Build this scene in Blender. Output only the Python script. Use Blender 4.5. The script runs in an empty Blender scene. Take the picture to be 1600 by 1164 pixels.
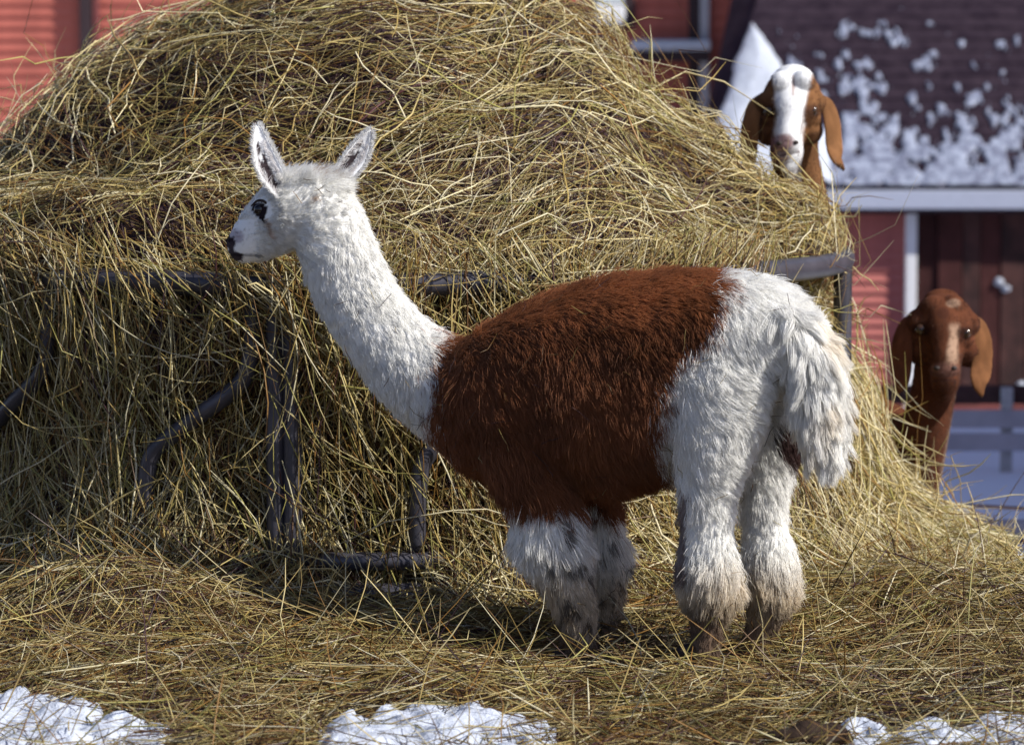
import bpy, bmesh, math
import numpy as np
from mathutils import Vector, Matrix, kdtree

# ------------------------------------------------------------------ camera, sky, sun, exposure
scn = bpy.context.scene
COL = scn.collection
CAM_H, CAM_Y, FPX = 1.5, -9.0, 5400.0
PITCH = math.atan(472 / FPX)
cam_d = bpy.data.cameras.new('camera')
cam = bpy.data.objects.new('camera', cam_d); COL.objects.link(cam)
cam.location = (0, CAM_Y, CAM_H)
cam.rotation_euler = (math.pi / 2 - PITCH, 0, 0)
cam_d.sensor_width = 36; cam_d.lens = 36 * FPX / 1600
cam_d.clip_start = 0.1; cam_d.clip_end = 3000
cam_d.dof.use_dof = True; cam_d.dof.focus_distance = 9.05; cam_d.dof.aperture_fstop = 4.2
scn.camera = cam

SUN_DIR = Vector((0.71, -0.31, 0.64)).normalized()      # towards the sun
world = bpy.data.worlds.new('World'); scn.world = world; world.use_nodes = True
wn = world.node_tree.nodes; wl = world.node_tree.links
sky = wn.new('ShaderNodeTexSky'); sky.sky_type = 'NISHITA'; sky.sun_disc = False
sky.sun_elevation = math.asin(SUN_DIR.z); sky.sun_rotation = math.atan2(SUN_DIR.x, SUN_DIR.y)
bg = wn['Background']; bg.inputs['Strength'].default_value = 0.085
tint = wn.new('ShaderNodeVectorMath'); tint.operation = 'MULTIPLY'; tint.inputs[1].default_value = (1.02, 0.98, 1.12)
wl.new(sky.outputs[0], tint.inputs[0]); wl.new(tint.outputs[0], bg.inputs['Color'])
sun_d = bpy.data.lights.new('sun', 'SUN'); sun_d.energy = 5.0; sun_d.angle = math.radians(0.5); sun_d.color = (1, 0.955, 0.87)
sun = bpy.data.objects.new('sun', sun_d); COL.objects.link(sun); sun.location = (6, -2, 9)
sun.rotation_euler = SUN_DIR.to_track_quat('Z', 'Y').to_euler()
scn.view_settings.view_transform = 'Standard'; scn.view_settings.look = 'None'
scn.view_settings.exposure = 0.38; scn.view_settings.gamma = 1.0
scn.cycles.use_denoising = True
scn.cycles.max_bounces = 6; scn.cycles.diffuse_bounces = 4; scn.cycles.glossy_bounces = 2
scn.cycles.transmission_bounces = 4; scn.cycles.transparent_max_bounces = 6
scn.cycles_curves.shape = 'RIBBONS'; scn.cycles_curves.subdivisions = 2

rng = np.random.default_rng(7)
CP, SP = math.cos(PITCH), math.sin(PITCH)

# ------------------------------------------------------------------ helpers
def W(px, py, Y):
    """point of the place seen at photo pixel (px,py) standing at depth Y (Y axis runs away from the camera)"""
    px = np.asarray(px, float); py = np.asarray(py, float); Y = np.asarray(Y, float)
    u = (px - 800) / FPX; v = (582 - py) / FPX
    dy = CP + v * SP; dz = -SP + v * CP
    k = (Y - CAM_Y) / dy
    return np.stack([u * k, Y + 0 * u, CAM_H + dz * k], -1)
def unproject(P):
    x = P[..., 0]; y = P[..., 1] - CAM_Y; z = P[..., 2] - CAM_H
    f = y * CP - z * SP; up = y * SP + z * CP
    return 800 + FPX * x / f, 582 - FPX * up / f

def vnoise(P, seed=0):
    P = np.asarray(P, float); i = np.floor(P).astype(np.int64); f = P - i
    f = f * f * (3 - 2 * f); out = 0
    def h(a, b, c):
        n = (a * 374761393 + b * 668265263 + c * 2147483647 + seed * 974634777) & 0xFFFFFFFF
        n = ((n ^ (n >> 13)) * 1274126177) & 0xFFFFFFFF
        n = ((n ^ (n >> 15)) * 2246822519) & 0xFFFFFFFF
        return ((n ^ (n >> 16)) & 0xFFFFFF) / float(0xFFFFFF)
    for dx in (0, 1):
        wx = f[..., 0] if dx else 1 - f[..., 0]
        for dy in (0, 1):
            wy = f[..., 1] if dy else 1 - f[..., 1]
            for dz in (0, 1):
                wz = f[..., 2] if dz else 1 - f[..., 2]
                out = out + wx * wy * wz * h(i[..., 0] + dx, i[..., 1] + dy, i[..., 2] + dz)
    return out * 2 - 1
def fbm(P, oct=3, seed=0):
    P = np.asarray(P, float); a, s, o = 1.0, 0.0, 0.0
    for k in range(oct):
        o = o + a * vnoise(P * 2 ** k, seed + k); s += a; a *= 0.5
    return o / s
def norm(v): return v / (np.linalg.norm(v, axis=-1, keepdims=True) + 1e-9)
def sstep(a, b, x):
    t = np.clip((np.asarray(x, float) - a) / (b - a), 0, 1); return t * t * (3 - 2 * t)
def lin(r, g, b):
    f = lambda c: ((c / 255 + 0.055) / 1.055) ** 2.4 if c > 10 else c / 255 / 12.92
    return np.array([f(r), f(g), f(b)])

def new_mesh(name, V, F, mat=None, parent=None, smooth=False, colors=None):
    me = bpy.data.meshes.new(name)
    V = np.asarray(V, np.float32)
    if isinstance(F, np.ndarray):
        n, k = F.shape
        me.vertices.add(len(V)); me.vertices.foreach_set('co', V.ravel())
        me.loops.add(n * k); me.loops.foreach_set('vertex_index', F.ravel().astype(np.int32))
        me.polygons.add(n); me.polygons.foreach_set('loop_start', np.arange(0, n * k, k, dtype=np.int32))
        me.update(calc_edges=True)
    else:
        me.from_pydata(V.tolist(), [], F); me.update()
    if colors is not None:
        a = me.color_attributes.new('coat', 'FLOAT_COLOR', 'POINT')
        c = np.ones((len(V), 4), np.float32); c[:, :3] = colors
        a.data.foreach_set('color', c.ravel())
    if smooth: me.polygons.foreach_set('use_smooth', np.ones(len(me.polygons), bool))
    o = bpy.data.objects.new(name, me); COL.objects.link(o)
    if mat: me.materials.append(mat)
    if parent: o.parent = parent
    return o
def tag(o, label=None, cat=None, group=None, kind=None):
    if label: o['label'] = label
    if cat: o['category'] = cat
    if group: o['group'] = group
    if kind: o['kind'] = kind
    return o
def empty(name, loc=(0, 0, 0)):
    o = bpy.data.objects.new(name, None); COL.objects.link(o); o.location = loc; o.empty_display_size = 0.1
    return o
def box(x0, x1, y0, y1, z0, z1):
    V = [(x, y, z) for x in (x0, x1) for y in (y0, y1) for z in (z0, z1)]
    F = [(0, 1, 3, 2), (4, 6, 7, 5), (0, 4, 5, 1), (2, 3, 7, 6), (0, 2, 6, 4), (1, 5, 7, 3)]
    return V, F
def boxobj(name, b, mat, parent=None, bevel=0.006):
    o = new_mesh(name, *box(*b), mat, None)
    if bevel:
        m = o.modifiers.new('bevel', 'BEVEL'); m.width = bevel; m.segments = 2
    if parent: o.parent = parent; o.matrix_parent_inverse = Matrix.Translation(parent.location).inverted()
    return o
def loft(P, ra, rb, lat, n=20, caps=True):
    """tube with elliptical sections: ra along lat, rb across"""
    P = np.asarray(P, float); m = len(P)
    # densify by Catmull-Rom style interpolation
    t = np.arange(m); tt = np.linspace(0, m - 1, (m - 1) * 5 + 1)
    def cr(A):
        A = np.asarray(A, float); A2 = A.reshape(m, -1); out = []
        for x in tt:
            i = min(int(x), m - 2); f = x - i
            p0, p1, p2, p3 = A2[max(i - 1, 0)], A2[i], A2[i + 1], A2[min(i + 2, m - 1)]
            out.append(0.5 * (2 * p1 + (p2 - p0) * f + (2 * p0 - 5 * p1 + 4 * p2 - p3) * f ** 2 + (3 * p1 - p0 - 3 * p2 + p3) * f ** 3))
        return np.array(out)
    P = cr(P); ra = np.maximum(cr(ra)[:, 0], 0.002); rb = np.maximum(cr(rb)[:, 0], 0.002); m = len(P)
    T = norm(np.gradient(P, axis=0)); lat = np.asarray(lat, float)
    A = norm(lat - T * (T @ lat)[:, None]); B = np.cross(T, A)
    an = np.linspace(0, 2 * math.pi, n, endpoint=False)
    V = (P[:, None] + A[:, None] * (ra[:, None] * np.cos(an))[..., None] + B[:, None] * (rb[:, None] * np.sin(an))[..., None]).reshape(-1, 3)
    F = []
    for i in range(m - 1):
        for j in range(n):
            a, b = i * n + j, i * n + (j + 1) % n
            F.append((a, b, b + n, a + n))
    V = list(map(tuple, V))
    if caps:
        for base, p, tdir, r in ((0, P[0], -T[0], min(ra[0], rb[0])), ((m - 1) * n, P[-1], T[-1], min(ra[-1], rb[-1]))):
            # half-round end
            ring0 = list(range(base, base + n)); flip = base == 0
            V0 = np.array([V[k] for k in ring0]); prev = ring0
            for q in (0.5, 0.85):
                new = p + (V0 - p) * math.sqrt(1 - q * q) + tdir * r * q
                st = len(V); V += list(map(tuple, new)); cur = list(range(st, st + n))
                for j in range(n):
                    f = (prev[j], prev[(j + 1) % n], cur[(j + 1) % n], cur[j])
                    F.append(f[::-1] if flip else f)
                prev = cur
            V.append(tuple(p + tdir * r)); c = len(V) - 1
            for j in range(n):
                f = (prev[j], prev[(j + 1) % n], c)
                F.append(f[::-1] if flip else f)
    return V, F
def ball(c, r, n=16, m=10, scale=(1, 1, 1), axes=None):
    V, F = [], []
    for i in range(m + 1):
        ph = math.pi * i / m
        for j in range(n):
            th = 2 * math.pi * j / n
            V.append((math.sin(ph) * math.cos(th) * r * scale[0], math.sin(ph) * math.sin(th) * r * scale[1], math.cos(ph) * r * scale[2]))
    for i in range(m):
        for j in range(n):
            a, b = i * n + j, i * n + (j + 1) % n
            F.append((a, a + n, b + n, b))
    V = np.array(V)
    if axes is not None: V = V @ np.array(axes)
    V = V + np.asarray(c)
    return list(map(tuple, V)), F
def join(parts):
    V, F = [], []
    for v, f in parts:
        k = len(V); V += list(v); F += [tuple(i + k for i in q) for q in f]
    return V, F
def remeshed(name, parts, voxel, smooth_it, mat, factor=0.5):
    V, F = join(parts)
    me = bpy.data.meshes.new('tmp'); me.from_pydata([tuple(map(float, v)) for v in V], [], F); me.update()
    bm = bmesh.new(); bm.from_mesh(me); bmesh.ops.remove_doubles(bm, verts=bm.verts, dist=1e-5)
    bmesh.ops.recalc_face_normals(bm, faces=bm.faces); bm.to_mesh(me); bm.free()
    o = bpy.data.objects.new('tmp', me); COL.objects.link(o)
    m = o.modifiers.new('r', 'REMESH'); m.mode = 'VOXEL'; m.voxel_size = voxel; m.use_smooth_shade = True
    s = o.modifiers.new('s', 'SMOOTH'); s.iterations = smooth_it; s.factor = factor
    dg = bpy.context.evaluated_depsgraph_get()
    out = bpy.data.meshes.new_from_object(o.evaluated_get(dg)); out.name = name
    bpy.data.objects.remove(o); bpy.data.meshes.remove(me)
    ob = bpy.data.objects.new(name, out); COL.objects.link(ob)
    out.materials.clear(); out.materials.append(mat)
    return ob
def verts_of(o):
    v = np.empty(len(o.data.vertices) * 3, np.float32); o.data.vertices.foreach_get('co', v); return v.reshape(-1, 3).astype(float)
def set_colors(o, c):
    a = o.data.color_attributes.new('coat', 'FLOAT_COLOR', 'POINT')
    q = np.ones((len(c), 4), np.float32); q[:, :3] = c; a.data.foreach_set('color', q.ravel())

# ------------------------------------------------------------------ materials
def mat(name, color=(0.5, 0.5, 0.5), rough=0.7, spec=0.3, metal=0.0, attr=None, var=0.0, nscale=20.0, bump=0.0, bscale=60.0, transl=0.0, color2=None, sheen=0.0):
    m = bpy.data.materials.new(name); m.use_nodes = True
    N = m.node_tree.nodes; L = m.node_tree.links; b = N['Principled BSDF']
    b.inputs['Roughness'].default_value = rough; b.inputs['Specular IOR Level'].default_value = spec; b.inputs['Metallic'].default_value = metal
    if sheen: b.inputs['Sheen Weight'].default_value = sheen
    tc = N.new('ShaderNodeTexCoord'); src = None
    if attr:
        a = N.new('ShaderNodeAttribute'); a.attribute_name = attr; src = a.outputs['Color']
    if var or color2 is not None:
        nz = N.new('ShaderNodeTexNoise'); nz.inputs['Scale'].default_value = nscale; nz.inputs['Detail'].default_value = 6; nz.inputs['Roughness'].default_value = 0.65
        L.new(tc.outputs['Object'], nz.inputs['Vector'])
        if color2 is not None:
            rp = N.new('ShaderNodeValToRGB'); rp.color_ramp.elements[0].position = 0.38; rp.color_ramp.elements[1].position = 0.62
            rp.color_ramp.elements[0].color = (*color, 1); rp.color_ramp.elements[1].color = (*color2, 1)
            L.new(nz.outputs['Fac'], rp.inputs['Fac']); src = rp.outputs['Color']
        else:
            mr = N.new('ShaderNodeMapRange'); mr.inputs['From Min'].default_value = 0.3; mr.inputs['From Max'].default_value = 0.7
            mr.inputs['To Min'].default_value = 1 - var; mr.inputs['To Max'].default_value = 1 + var; L.new(nz.outputs['Fac'], mr.inputs['Value'])
            mx = N.new('ShaderNodeVectorMath'); mx.operation = 'SCALE'
            if src: L.new(src, mx.inputs[0])
            else: mx.inputs[0].default_value = color
            L.new(mr.outputs['Result'], mx.inputs['Scale']); src = mx.outputs['Vector']
    if src: L.new(src, b.inputs['Base Color'])
    else: b.inputs['Base Color'].default_value = (*color, 1)
    if bump:
        n2 = N.new('ShaderNodeTexNoise'); n2.inputs['Scale'].default_value = bscale; n2.inputs['Detail'].default_value = 5
        L.new(tc.outputs['Object'], n2.inputs['Vector'])
        bp = N.new('ShaderNodeBump'); bp.inputs['Strength'].default_value = bump; bp.inputs['Distance'].default_value = 0.01
        L.new(n2.outputs['Fac'], bp.inputs['Height']); L.new(bp.outputs['Normal'], b.inputs['Normal'])
    if transl:
        tr = N.new('ShaderNodeBsdfTranslucent'); ms = N.new('ShaderNodeMixShader'); ms.inputs[0].default_value = transl
        if src: L.new(src, tr.inputs['Color'])
        else: tr.inputs['Color'].default_value = (*color, 1)
        out = N['Material Output']; L.new(b.outputs[0], ms.inputs[1]); L.new(tr.outputs[0], ms.inputs[2]); L.new(ms.outputs[0], out.inputs['Surface'])
    return m
M_straw = mat('straw', rough=0.42, spec=0.5, attr='coat', transl=0.15)
M_core = mat('packed_hay', (0.066, 0.040, 0.040), 0.9, 0.1, color2=(0.030, 0.018, 0.024), nscale=22, bump=1.0, bscale=90)  # violet shade of the gaps is put into the core's dark colour
M_steel = mat('galvanised_steel', (0.045, 0.043, 0.055), 0.42, 0.5, metal=0.35, color2=(0.085, 0.082, 0.105), nscale=5)
M_fur = mat('fur', rough=0.55, spec=0.3, attr='coat', transl=0.4)
M_skin = mat('coat_skin', rough=0.9, spec=0.1, attr='coat')
M_goat = mat('goat_coat', rough=0.9, spec=0.08, attr='coat', var=0.05, nscale=40, bump=0.1, bscale=220)
M_eye = mat('eye_dark', (0.008, 0.005, 0.006), 0.08, 0.6)
M_hoof = mat('hoof_dark', (0.03, 0.02, 0.018), 0.6, 0.3, bump=0.3)
M_snow = mat('snow', (0.46, 0.50, 0.59), 0.6, 0.3, var=0.16, nscale=18, bump=0.6, bscale=140)
M_thinsnow = mat('thin_wet_snow', (0.10, 0.11, 0.17), 0.5, 0.3, color2=(0.32, 0.36, 0.47), nscale=11, bump=0.5, bscale=40)
M_ground = mat('frozen_ground', (0.055, 0.036, 0.022), 0.95, 0.1, color2=(0.11, 0.075, 0.04), nscale=8, bump=0.8, bscale=30)
M_red = mat('red_clapboard', (0.35, 0.098, 0.074), 0.65, 0.25, var=0.16, nscale=5, bump=0.15, bscale=25)
M_red_pale = mat('faded_red_clapboard', (0.46, 0.155, 0.135), 0.7, 0.2, var=0.18, nscale=4, bump=0.15, bscale=25)
M_trimdark = mat('dark_trim', (0.035, 0.022, 0.026), 0.7, 0.2, var=0.2)
M_trimgrey = mat('grey_trim', (0.34, 0.34, 0.38), 0.6, 0.3, var=0.12)
M_white = mat('white_paint', (0.74, 0.75, 0.78), 0.5, 0.3, var=0.05)
M_shingle = mat('dark_shingle', (0.016, 0.010, 0.018), 0.9, 0.1, color2=(0.034, 0.023, 0.034), nscale=7, bump=0.4)
M_oldwood = mat('old_dark_boards', (0.030, 0.018, 0.018), 0.85, 0.15, color2=(0.085, 0.040, 0.036), nscale=3)
M_greywood = mat('weathered_grey_wood', (0.30, 0.27, 0.29), 0.85, 0.15, color2=(0.42, 0.39, 0.41), nscale=4, bump=0.4)
M_glass = mat('window_pane', (0.55, 0.6, 0.65), 0.1, 0.6)
M_mud = mat('mud', (0.028, 0.017, 0.012), 0.9, 0.15, bump=1.0, bscale=40)

# ------------------------------------------------------------------ ground
def ground_z(X, Y):
    X = np.asarray(X, float); Y = np.asarray(Y, float)
    fall = -1.46 * np.clip((Y - 1.3) / 19.7, 0, 1) ** 0.74
    P = np.stack([X * 2.2, Y * 2.2, 0 * X], -1)
    z = fall + 0.035 * fbm(P, 3, 11) * np.exp(-(Y / 4) ** 2)
    z = z + 0.17 * np.exp(-((X + 1.05) / 0.42) ** 2 - ((Y - 0.18) / 0.30) ** 2)      # heaped hay
    z = z + 0.05 * np.exp(-((X - 1.3) / 0.4) ** 2 - ((Y - 0.6) / 0.4) ** 2)
    z = z - 0.05 * sstep(-0.5, -1.3, Y) - 0.055 * np.exp(-((X - 0.35) / 0.45) ** 2 - ((Y + 0.12) / 0.35) ** 2)
    return z
gx = np.unique(np.concatenate([np.linspace(-3, 4, 141), np.linspace(-60, -3, 24), np.linspace(4, 60, 24), [-900, -300, 300, 900]]))
gy = np.unique(np.concatenate([np.linspace(-3, 4, 141), np.linspace(4, 40, 60), [-9, -20, -100, -600, 80, 200, 600, 1500]]))
GX, GY = np.meshgrid(gx, gy, indexing='ij')
GZ = ground_z(GX, GY) - 0.02
nx, ny = GX.shape
idx = np.arange(nx * ny).reshape(nx, ny)
Fg = np.stack([idx[:-1, :-1], idx[1:, :-1], idx[1:, 1:], idx[:-1, 1:]], -1).reshape(-1, 4)
gm = bpy.data.materials.new('snowy_yard'); gm.use_nodes = True
N = gm.node_tree.nodes; L = gm.node_tree.links; b = N['Principled BSDF']; b.inputs['Roughness'].default_value = 0.8
ge = N.new('ShaderNodeNewGeometry'); sx = N.new('ShaderNodeSeparateXYZ'); L.new(ge.outputs['Position'], sx.inputs[0])
nz = N.new('ShaderNodeTexNoise'); nz.inputs['Scale'].default_value = 1.5; nz.inputs['Detail'].default_value = 8; L.new(ge.outputs['Position'], nz.inputs['Vector'])
ad = N.new('ShaderNodeMath'); ad.operation = 'MULTIPLY_ADD'; L.new(nz.outputs['Fac'], ad.inputs[0]); ad.inputs[1].default_value = 1.6; L.new(sx.outputs['Y'], ad.inputs[2])
mr = N.new('ShaderNodeMapRange'); mr.inputs['From Min'].default_value = 3.2; mr.inputs['From Max'].default_value = 3.7; L.new(ad.outputs[0], mr.inputs['Value'])
mx = N.new('ShaderNodeMix'); mx.data_type = 'RGBA'; mx.inputs['A'].default_value = (0.05, 0.034, 0.02, 1); mx.inputs['B'].default_value = (0.82, 0.86, 0.93, 1)
L.new(mr.outputs[0], mx.inputs['Factor']); L.new(mx.outputs['Result'], b.inputs['Base Color'])
bp = N.new('ShaderNodeBump'); bp.inputs['Strength'].default_value = 0.5; L.new(nz.outputs['Fac'], bp.inputs['Height']); L.new(bp.outputs[0], b.inputs['Normal'])
ground = new_mesh('ground', np.stack([GX, GY, GZ], -1).reshape(-1, 3), Fg, gm, smooth=True)
tag(ground, 'farmyard ground of frozen soil under hay with snow further back', 'ground', kind='structure')

# ------------------------------------------------------------------ red barn (far, behind the hay)
BY = 26.0
def Bx(px): return (px - 800) * (BY - CAM_Y) / FPX
def Bz(py): return float(W(800, py, BY)[2])
gz_b = float(ground_z(0, BY))
barn = empty('red_barn', (Bx(500), BY, gz_b))
tag(barn, 'tall red clapboard barn behind the hay heap', 'barn')
bw = boxobj('wall', (Bx(-700), Bx(1250), BY + 0.05, BY + 6, gz_b - 0.3, 5.2), M_red, barn, 0)
pitch_b = 0.118
V0, F0 = box(-7.0, 7.0, -0.036, 0, 0, pitch_b + 0.012)
V0 = np.array(V0); V0[(V0[:, 1] < -0.01) & (V0[:, 2] > 0.05), 1] = -0.004      # lapped: thick lower edge
bme = bpy.data.meshes.new('clapboard'); bme.from_pydata(V0.tolist(), [], F0); bme.materials.append(M_red)
z = Bz(300)
while z < 4.9:
    o = bpy.data.objects.new('clapboard', bme); COL.objects.link(o); o.parent = bw
    o.location = (Bx(275), BY + 0.05, z); o.scale = (Bx(1250) - Bx(275)) / 7.0 * 1, 1, 1
    z += pitch_b
def btrim(name, x0, x1, y0, y1, m, proud=0.06, d0=0.02):
    return boxobj(name, (Bx(x0), Bx(x1), BY - proud, BY + d0, Bz(y1), Bz(y0)), m, barn, 0.008)
btrim('downpipe', 129, 147, -250, 330, M_trimdark, 0.10)
btrim('trim_board', 149, 159, -250, 330, mat('dark_red_trim', (0.16, 0.045, 0.045), 0.7), 0.035)  # trim in a darker, even red
wf = btrim('window', 925, 990, -110, 46, M_trimdark, 0.05)
for (a, c) in ((-100, -48), (-44, 6)):
    p = boxobj('pane', (Bx(931), Bx(973), BY - 0.062, BY - 0.045, Bz(c), Bz(a)), M_glass, None, 0); p.parent = wf
p = boxobj('sill', (Bx(929), Bx(975), BY - 0.14, BY - 0.045, Bz(39), Bz(9)), M_white, None, 0.02); p.parent = wf
btrim('door_post', 1074, 1091, -250, 330, M_trimdark, 0.055)
btrim('corner_board', 1092, 1106, -250, 330, M_trimgrey, 0.07)
lg = btrim('ledge', 985, 1106, 80, 97, M_trimdark, 0.22)
c = boxobj('snow_cap', (Bx(985), Bx(1107), BY - 0.235, BY - 0.03, Bz(80) + 0.002, Bz(63)), M_snow, None, 0.03); c.parent = lg

# ------------------------------------------------------------------ low shed with hipped snowy roof
SY = 21.0
SC = (SY - CAM_Y) / FPX
def Sx(px): return (px - 800) * SC
def Sz(py): return float(W(800, py, SY)[2])
gz_s = float(ground_z(4, SY))
shed = empty('shed', (Sx(1500), SY, gz_s))
tag(shed, 'low shed with dark shingle roof patched with snow, pale fascia and red wall', 'shed')
def spart(name, x0, x1, y0, y1, Y0, Y1, m, bevel=0.006):
    return boxobj(name, (Sx(x0), Sx(x1), SY + Y0, SY + Y1, Sz(y1), Sz(y0)), m, shed, bevel)
sw = spart('wall', 1180, 2300, 330, 660, 0.24, 4.5, M_red_pale, 0)
pitch_s = 17 * SC
V0, F0 = box(0, Sx(1421) - Sx(1180), -0.034, 0, 0, pitch_s + 0.01); V0 = np.array(V0); V0[(V0[:, 1] < -0.01) & (V0[:, 2] > 0.05), 1] = -0.004
cme = bpy.data.meshes.new('clapboard'); cme.from_pydata(V0.tolist(), [], F0); cme.materials.append(M_red_pale)
z = Sz(662)
while z < Sz(338):
    o = bpy.data.objects.new('clapboard', cme); COL.objects.link(o); o.location = (Sx(1180), SY + 0.238, z); o.parent = sw
    z += pitch_s
spart('corner_trim', 1419, 1436, 334, 640, 0.14, 0.25, M_white)
k = 0
x = 1437
while x < 2290:
    wv = rng.uniform(24, 40)
    d = rng.uniform(0, 0.03)
    m = M_oldwood if rng.random() < 0.7 else mat('reddish_old_board', tuple(np.array([0.10, 0.036, 0.034]) * rng.uniform(0.3, 0.7)), 0.85, 0.15, var=0.3, nscale=4)
    spart('dark_opening_board', x, x + wv - 1.5, 334, 640 - rng.uniform(0, 8), 0.17 + d, 0.235, m, 0.004)  # dark-coloured boards stand in for the shed's dark opening
    x += wv
fa = spart('fascia', 1218, 2320, 297, 327, -0.06, 0.0, mat('pale_fascia', (0.42, 0.46, 0.58), 0.5, 0.3, var=0.06), 0.01)
spart('soffit', 1225, 2300, 327.5, 334, 0.0, 0.3, M_trimdark, 0)
# roof plane: rises away from the eave, hip on its near end
zE = Sz(296); slope = 0.72; RIDGE = 4.6
def roof_pt(X, t, h=0.0):
    nrm = np.array([0, -slope, 1]) / math.hypot(1, slope)
    X = np.asarray(X, float); t = np.asarray(t, float)
    P = np.stack([X, SY - 0.05 + t, zE + slope * t], -1)
    return P + np.asarray(h)[..., None] * nrm if np.ndim(h) else P + h * nrm
def hip_x(t): return Sx(1085) + 0.30 * t
V = [roof_pt(hip_x(0), 0), roof_pt(Sx(2330), 0), roof_pt(Sx(2330), RIDGE), roof_pt(hip_x(RIDGE), RIDGE)]
V = np.array(V); low = V.copy(); low[:, 2] -= 0.06
sr = new_mesh('roof', np.concatenate([V, low]), [(0, 1, 2, 3), (7, 6, 5, 4), (0, 4, 5, 1), (1, 5, 6, 2), (2, 6, 7, 3), (3, 7, 4, 0)], M_shingle)
sr.parent = shed; sr.matrix_parent_inverse = Matrix.Translation(shed.location).inverted()
course = 0.15; nc = int(RIDGE / course)
for i in range(nc):
    t0, t1 = i * course, (i + 1) * course + 0.03
    a = [roof_pt(hip_x(t0), t0, 0.018), roof_pt(Sx(2330), t0, 0.018), roof_pt(Sx(2330), t1, 0.006), roof_pt(hip_x(t1), t1, 0.006),
         roof_pt(hip_x(t0), t0, 0.003), roof_pt(Sx(2330), t0, 0.003)]
    o = new_mesh('shingle_course', np.array(a), [(0, 1, 2, 3), (4, 5, 1, 0)], M_shingle); o.parent = sr
# far slope of the hip, seen edge-on
a = [V[0], V[3], V[3] + [-0.55, 0, -0.5], V[0] + [-0.16, 0.2, -0.55]]
a = np.array(a); o = new_mesh('hip_slope', np.concatenate([a, a - [0, 0, 0.05]]), [(0, 1, 2, 3), (7, 6, 5, 4), (0, 4, 5, 1), (1, 5, 6, 2), (2, 6, 7, 3), (3, 7, 4, 0)], M_shingle)
o.parent = shed; o.matrix_parent_inverse = Matrix.Translation(shed.location).inverted()
def roof_snow(name, X0, X1, t0, t1, nX, nT, maskfn, thick, label, m_=None):
    Xs = np.linspace(X0, X1, nX); Ts = np.linspace(t0, t1, nT); XX, TT = np.meshgrid(Xs, Ts, indexing='ij')
    m = maskfn(XX, TT); h = np.clip(m, 0, 1) ** 0.5 * thick + 0.03 + 0.008 * fbm(np.stack([XX * 9, TT * 9, 0 * XX], -1), 2, 5) * (m > 0)
    h = np.where(m > 0, h, -0.02)
    P = roof_pt(XX, TT, h).reshape(-1, 3)
    id_ = np.arange(nX * nT).reshape(nX, nT)
    keep = ((m[:-1, :-1] > 0) | (m[1:, :-1] > 0) | (m[1:, 1:] > 0) | (m[:-1, 1:] > 0))
    F = np.stack([id_[:-1, :-1], id_[1:, :-1], id_[1:, 1:], id_[:-1, 1:]], -1)[keep]
    used = np.unique(F); re = np.full(nX * nT, -1); re[used] = np.arange(len(used))
    o = new_mesh(name, P[used], re[F], m_ or M_snow, smooth=True); o.parent = sr; o['kind'] = 'stuff'; o['label'] = label
    return o
def spots(X, T):
    P = np.stack([X * 11.5, T * 7.5, 0 * X], -1)
    n = fbm(P, 4, 21); big = fbm(np.stack([X * 0.9, T * 0.8, 0 * X + 3], -1), 2, 31)
    thr = -0.14 + 0.16 * sstep(0.6, 1.3, T) + 0.26 * sstep(0.3, 0.9, T) + 0.16 * sstep(0.9, 1.7, T) + 0.4 * sstep(1.7, 2.4, T) - 0.22 * big - 0.30 * sstep(0.62, 0.15, T)
    return (n - thr) * 2.2
roof_snow('roof_snow', Sx(1240), Sx(1760), 0.01, 2.6, 340, 300, spots, 0.014, 'melting snow in flecks along the lower edge of the shingles', M_thinsnow)
def wedge(X, T):
    xc = 1.0 * 0
    l = hip_x(T) + 0.02 + 0.05 * fbm(np.stack([X, T * 3, 0 * X], -1), 2, 4)
    r = Sx(1300) - 0.405 * (T - 0.62) + 0.05 * fbm(np.stack([X * 2, T * 4, 0 * X + 9], -1), 3, 41)
    r = np.where(T < 0.62, Sx(1300) + 0 * T, r)
    return np.minimum(np.minimum(X - l, r - X) * 5, (2.6 - T) * 3)
roof_snow('snow_wedge', Sx(1080), Sx(1330), 0.02, 2.7, 120, 160, wedge, 0.10, 'thick white wedge of snow lying at the hip')
for (px, py, r) in ((1561, 441, 8), (1571, 451, 7), (1596, 603, 9)):
    c = W(px, py, SY + 0.17); v, f = ball(c, r * SC, 12, 8, (1, 0.6, 0.8))
    v = np.array(v); v += 0.012 * np.stack([fbm(v * 25, 2, 3), fbm(v * 25, 2, 4), fbm(v * 25, 2, 5)], -1)
    o = new_mesh('snow_clump', v, f, M_snow, smooth=True); o.parent = shed; o.matrix_parent_inverse = Matrix.Translation(shed.location).inverted()

# ------------------------------------------------------------------ unseen barn beyond the right edge, added to shade the yard snow
sb = empty('shade_barn', (9.5, 10, -0.9)); tag(sb, 'red barn added out of view to shade the yard snow', 'barn')
boxobj('wall', (7.2, 12.2, 2.6, 17.0, -1.8, 4.6), M_red, sb, 0.01)
Vr = np.array([(6.8, 2.2, 4.5), (9.7, 2.2, 7.2), (12.6, 2.2, 4.5), (6.8, 17.4, 4.5), (9.7, 17.4, 7.2), (12.6, 17.4, 4.5)])
o = new_mesh('roof', Vr, [(0, 1, 4, 3), (1, 2, 5, 4), (0, 2, 1), (3, 4, 5), (0, 3, 5, 2)], M_shingle); o.parent = sb; o.matrix_parent_inverse = Matrix.Translation(sb.location).inverted()

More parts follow.
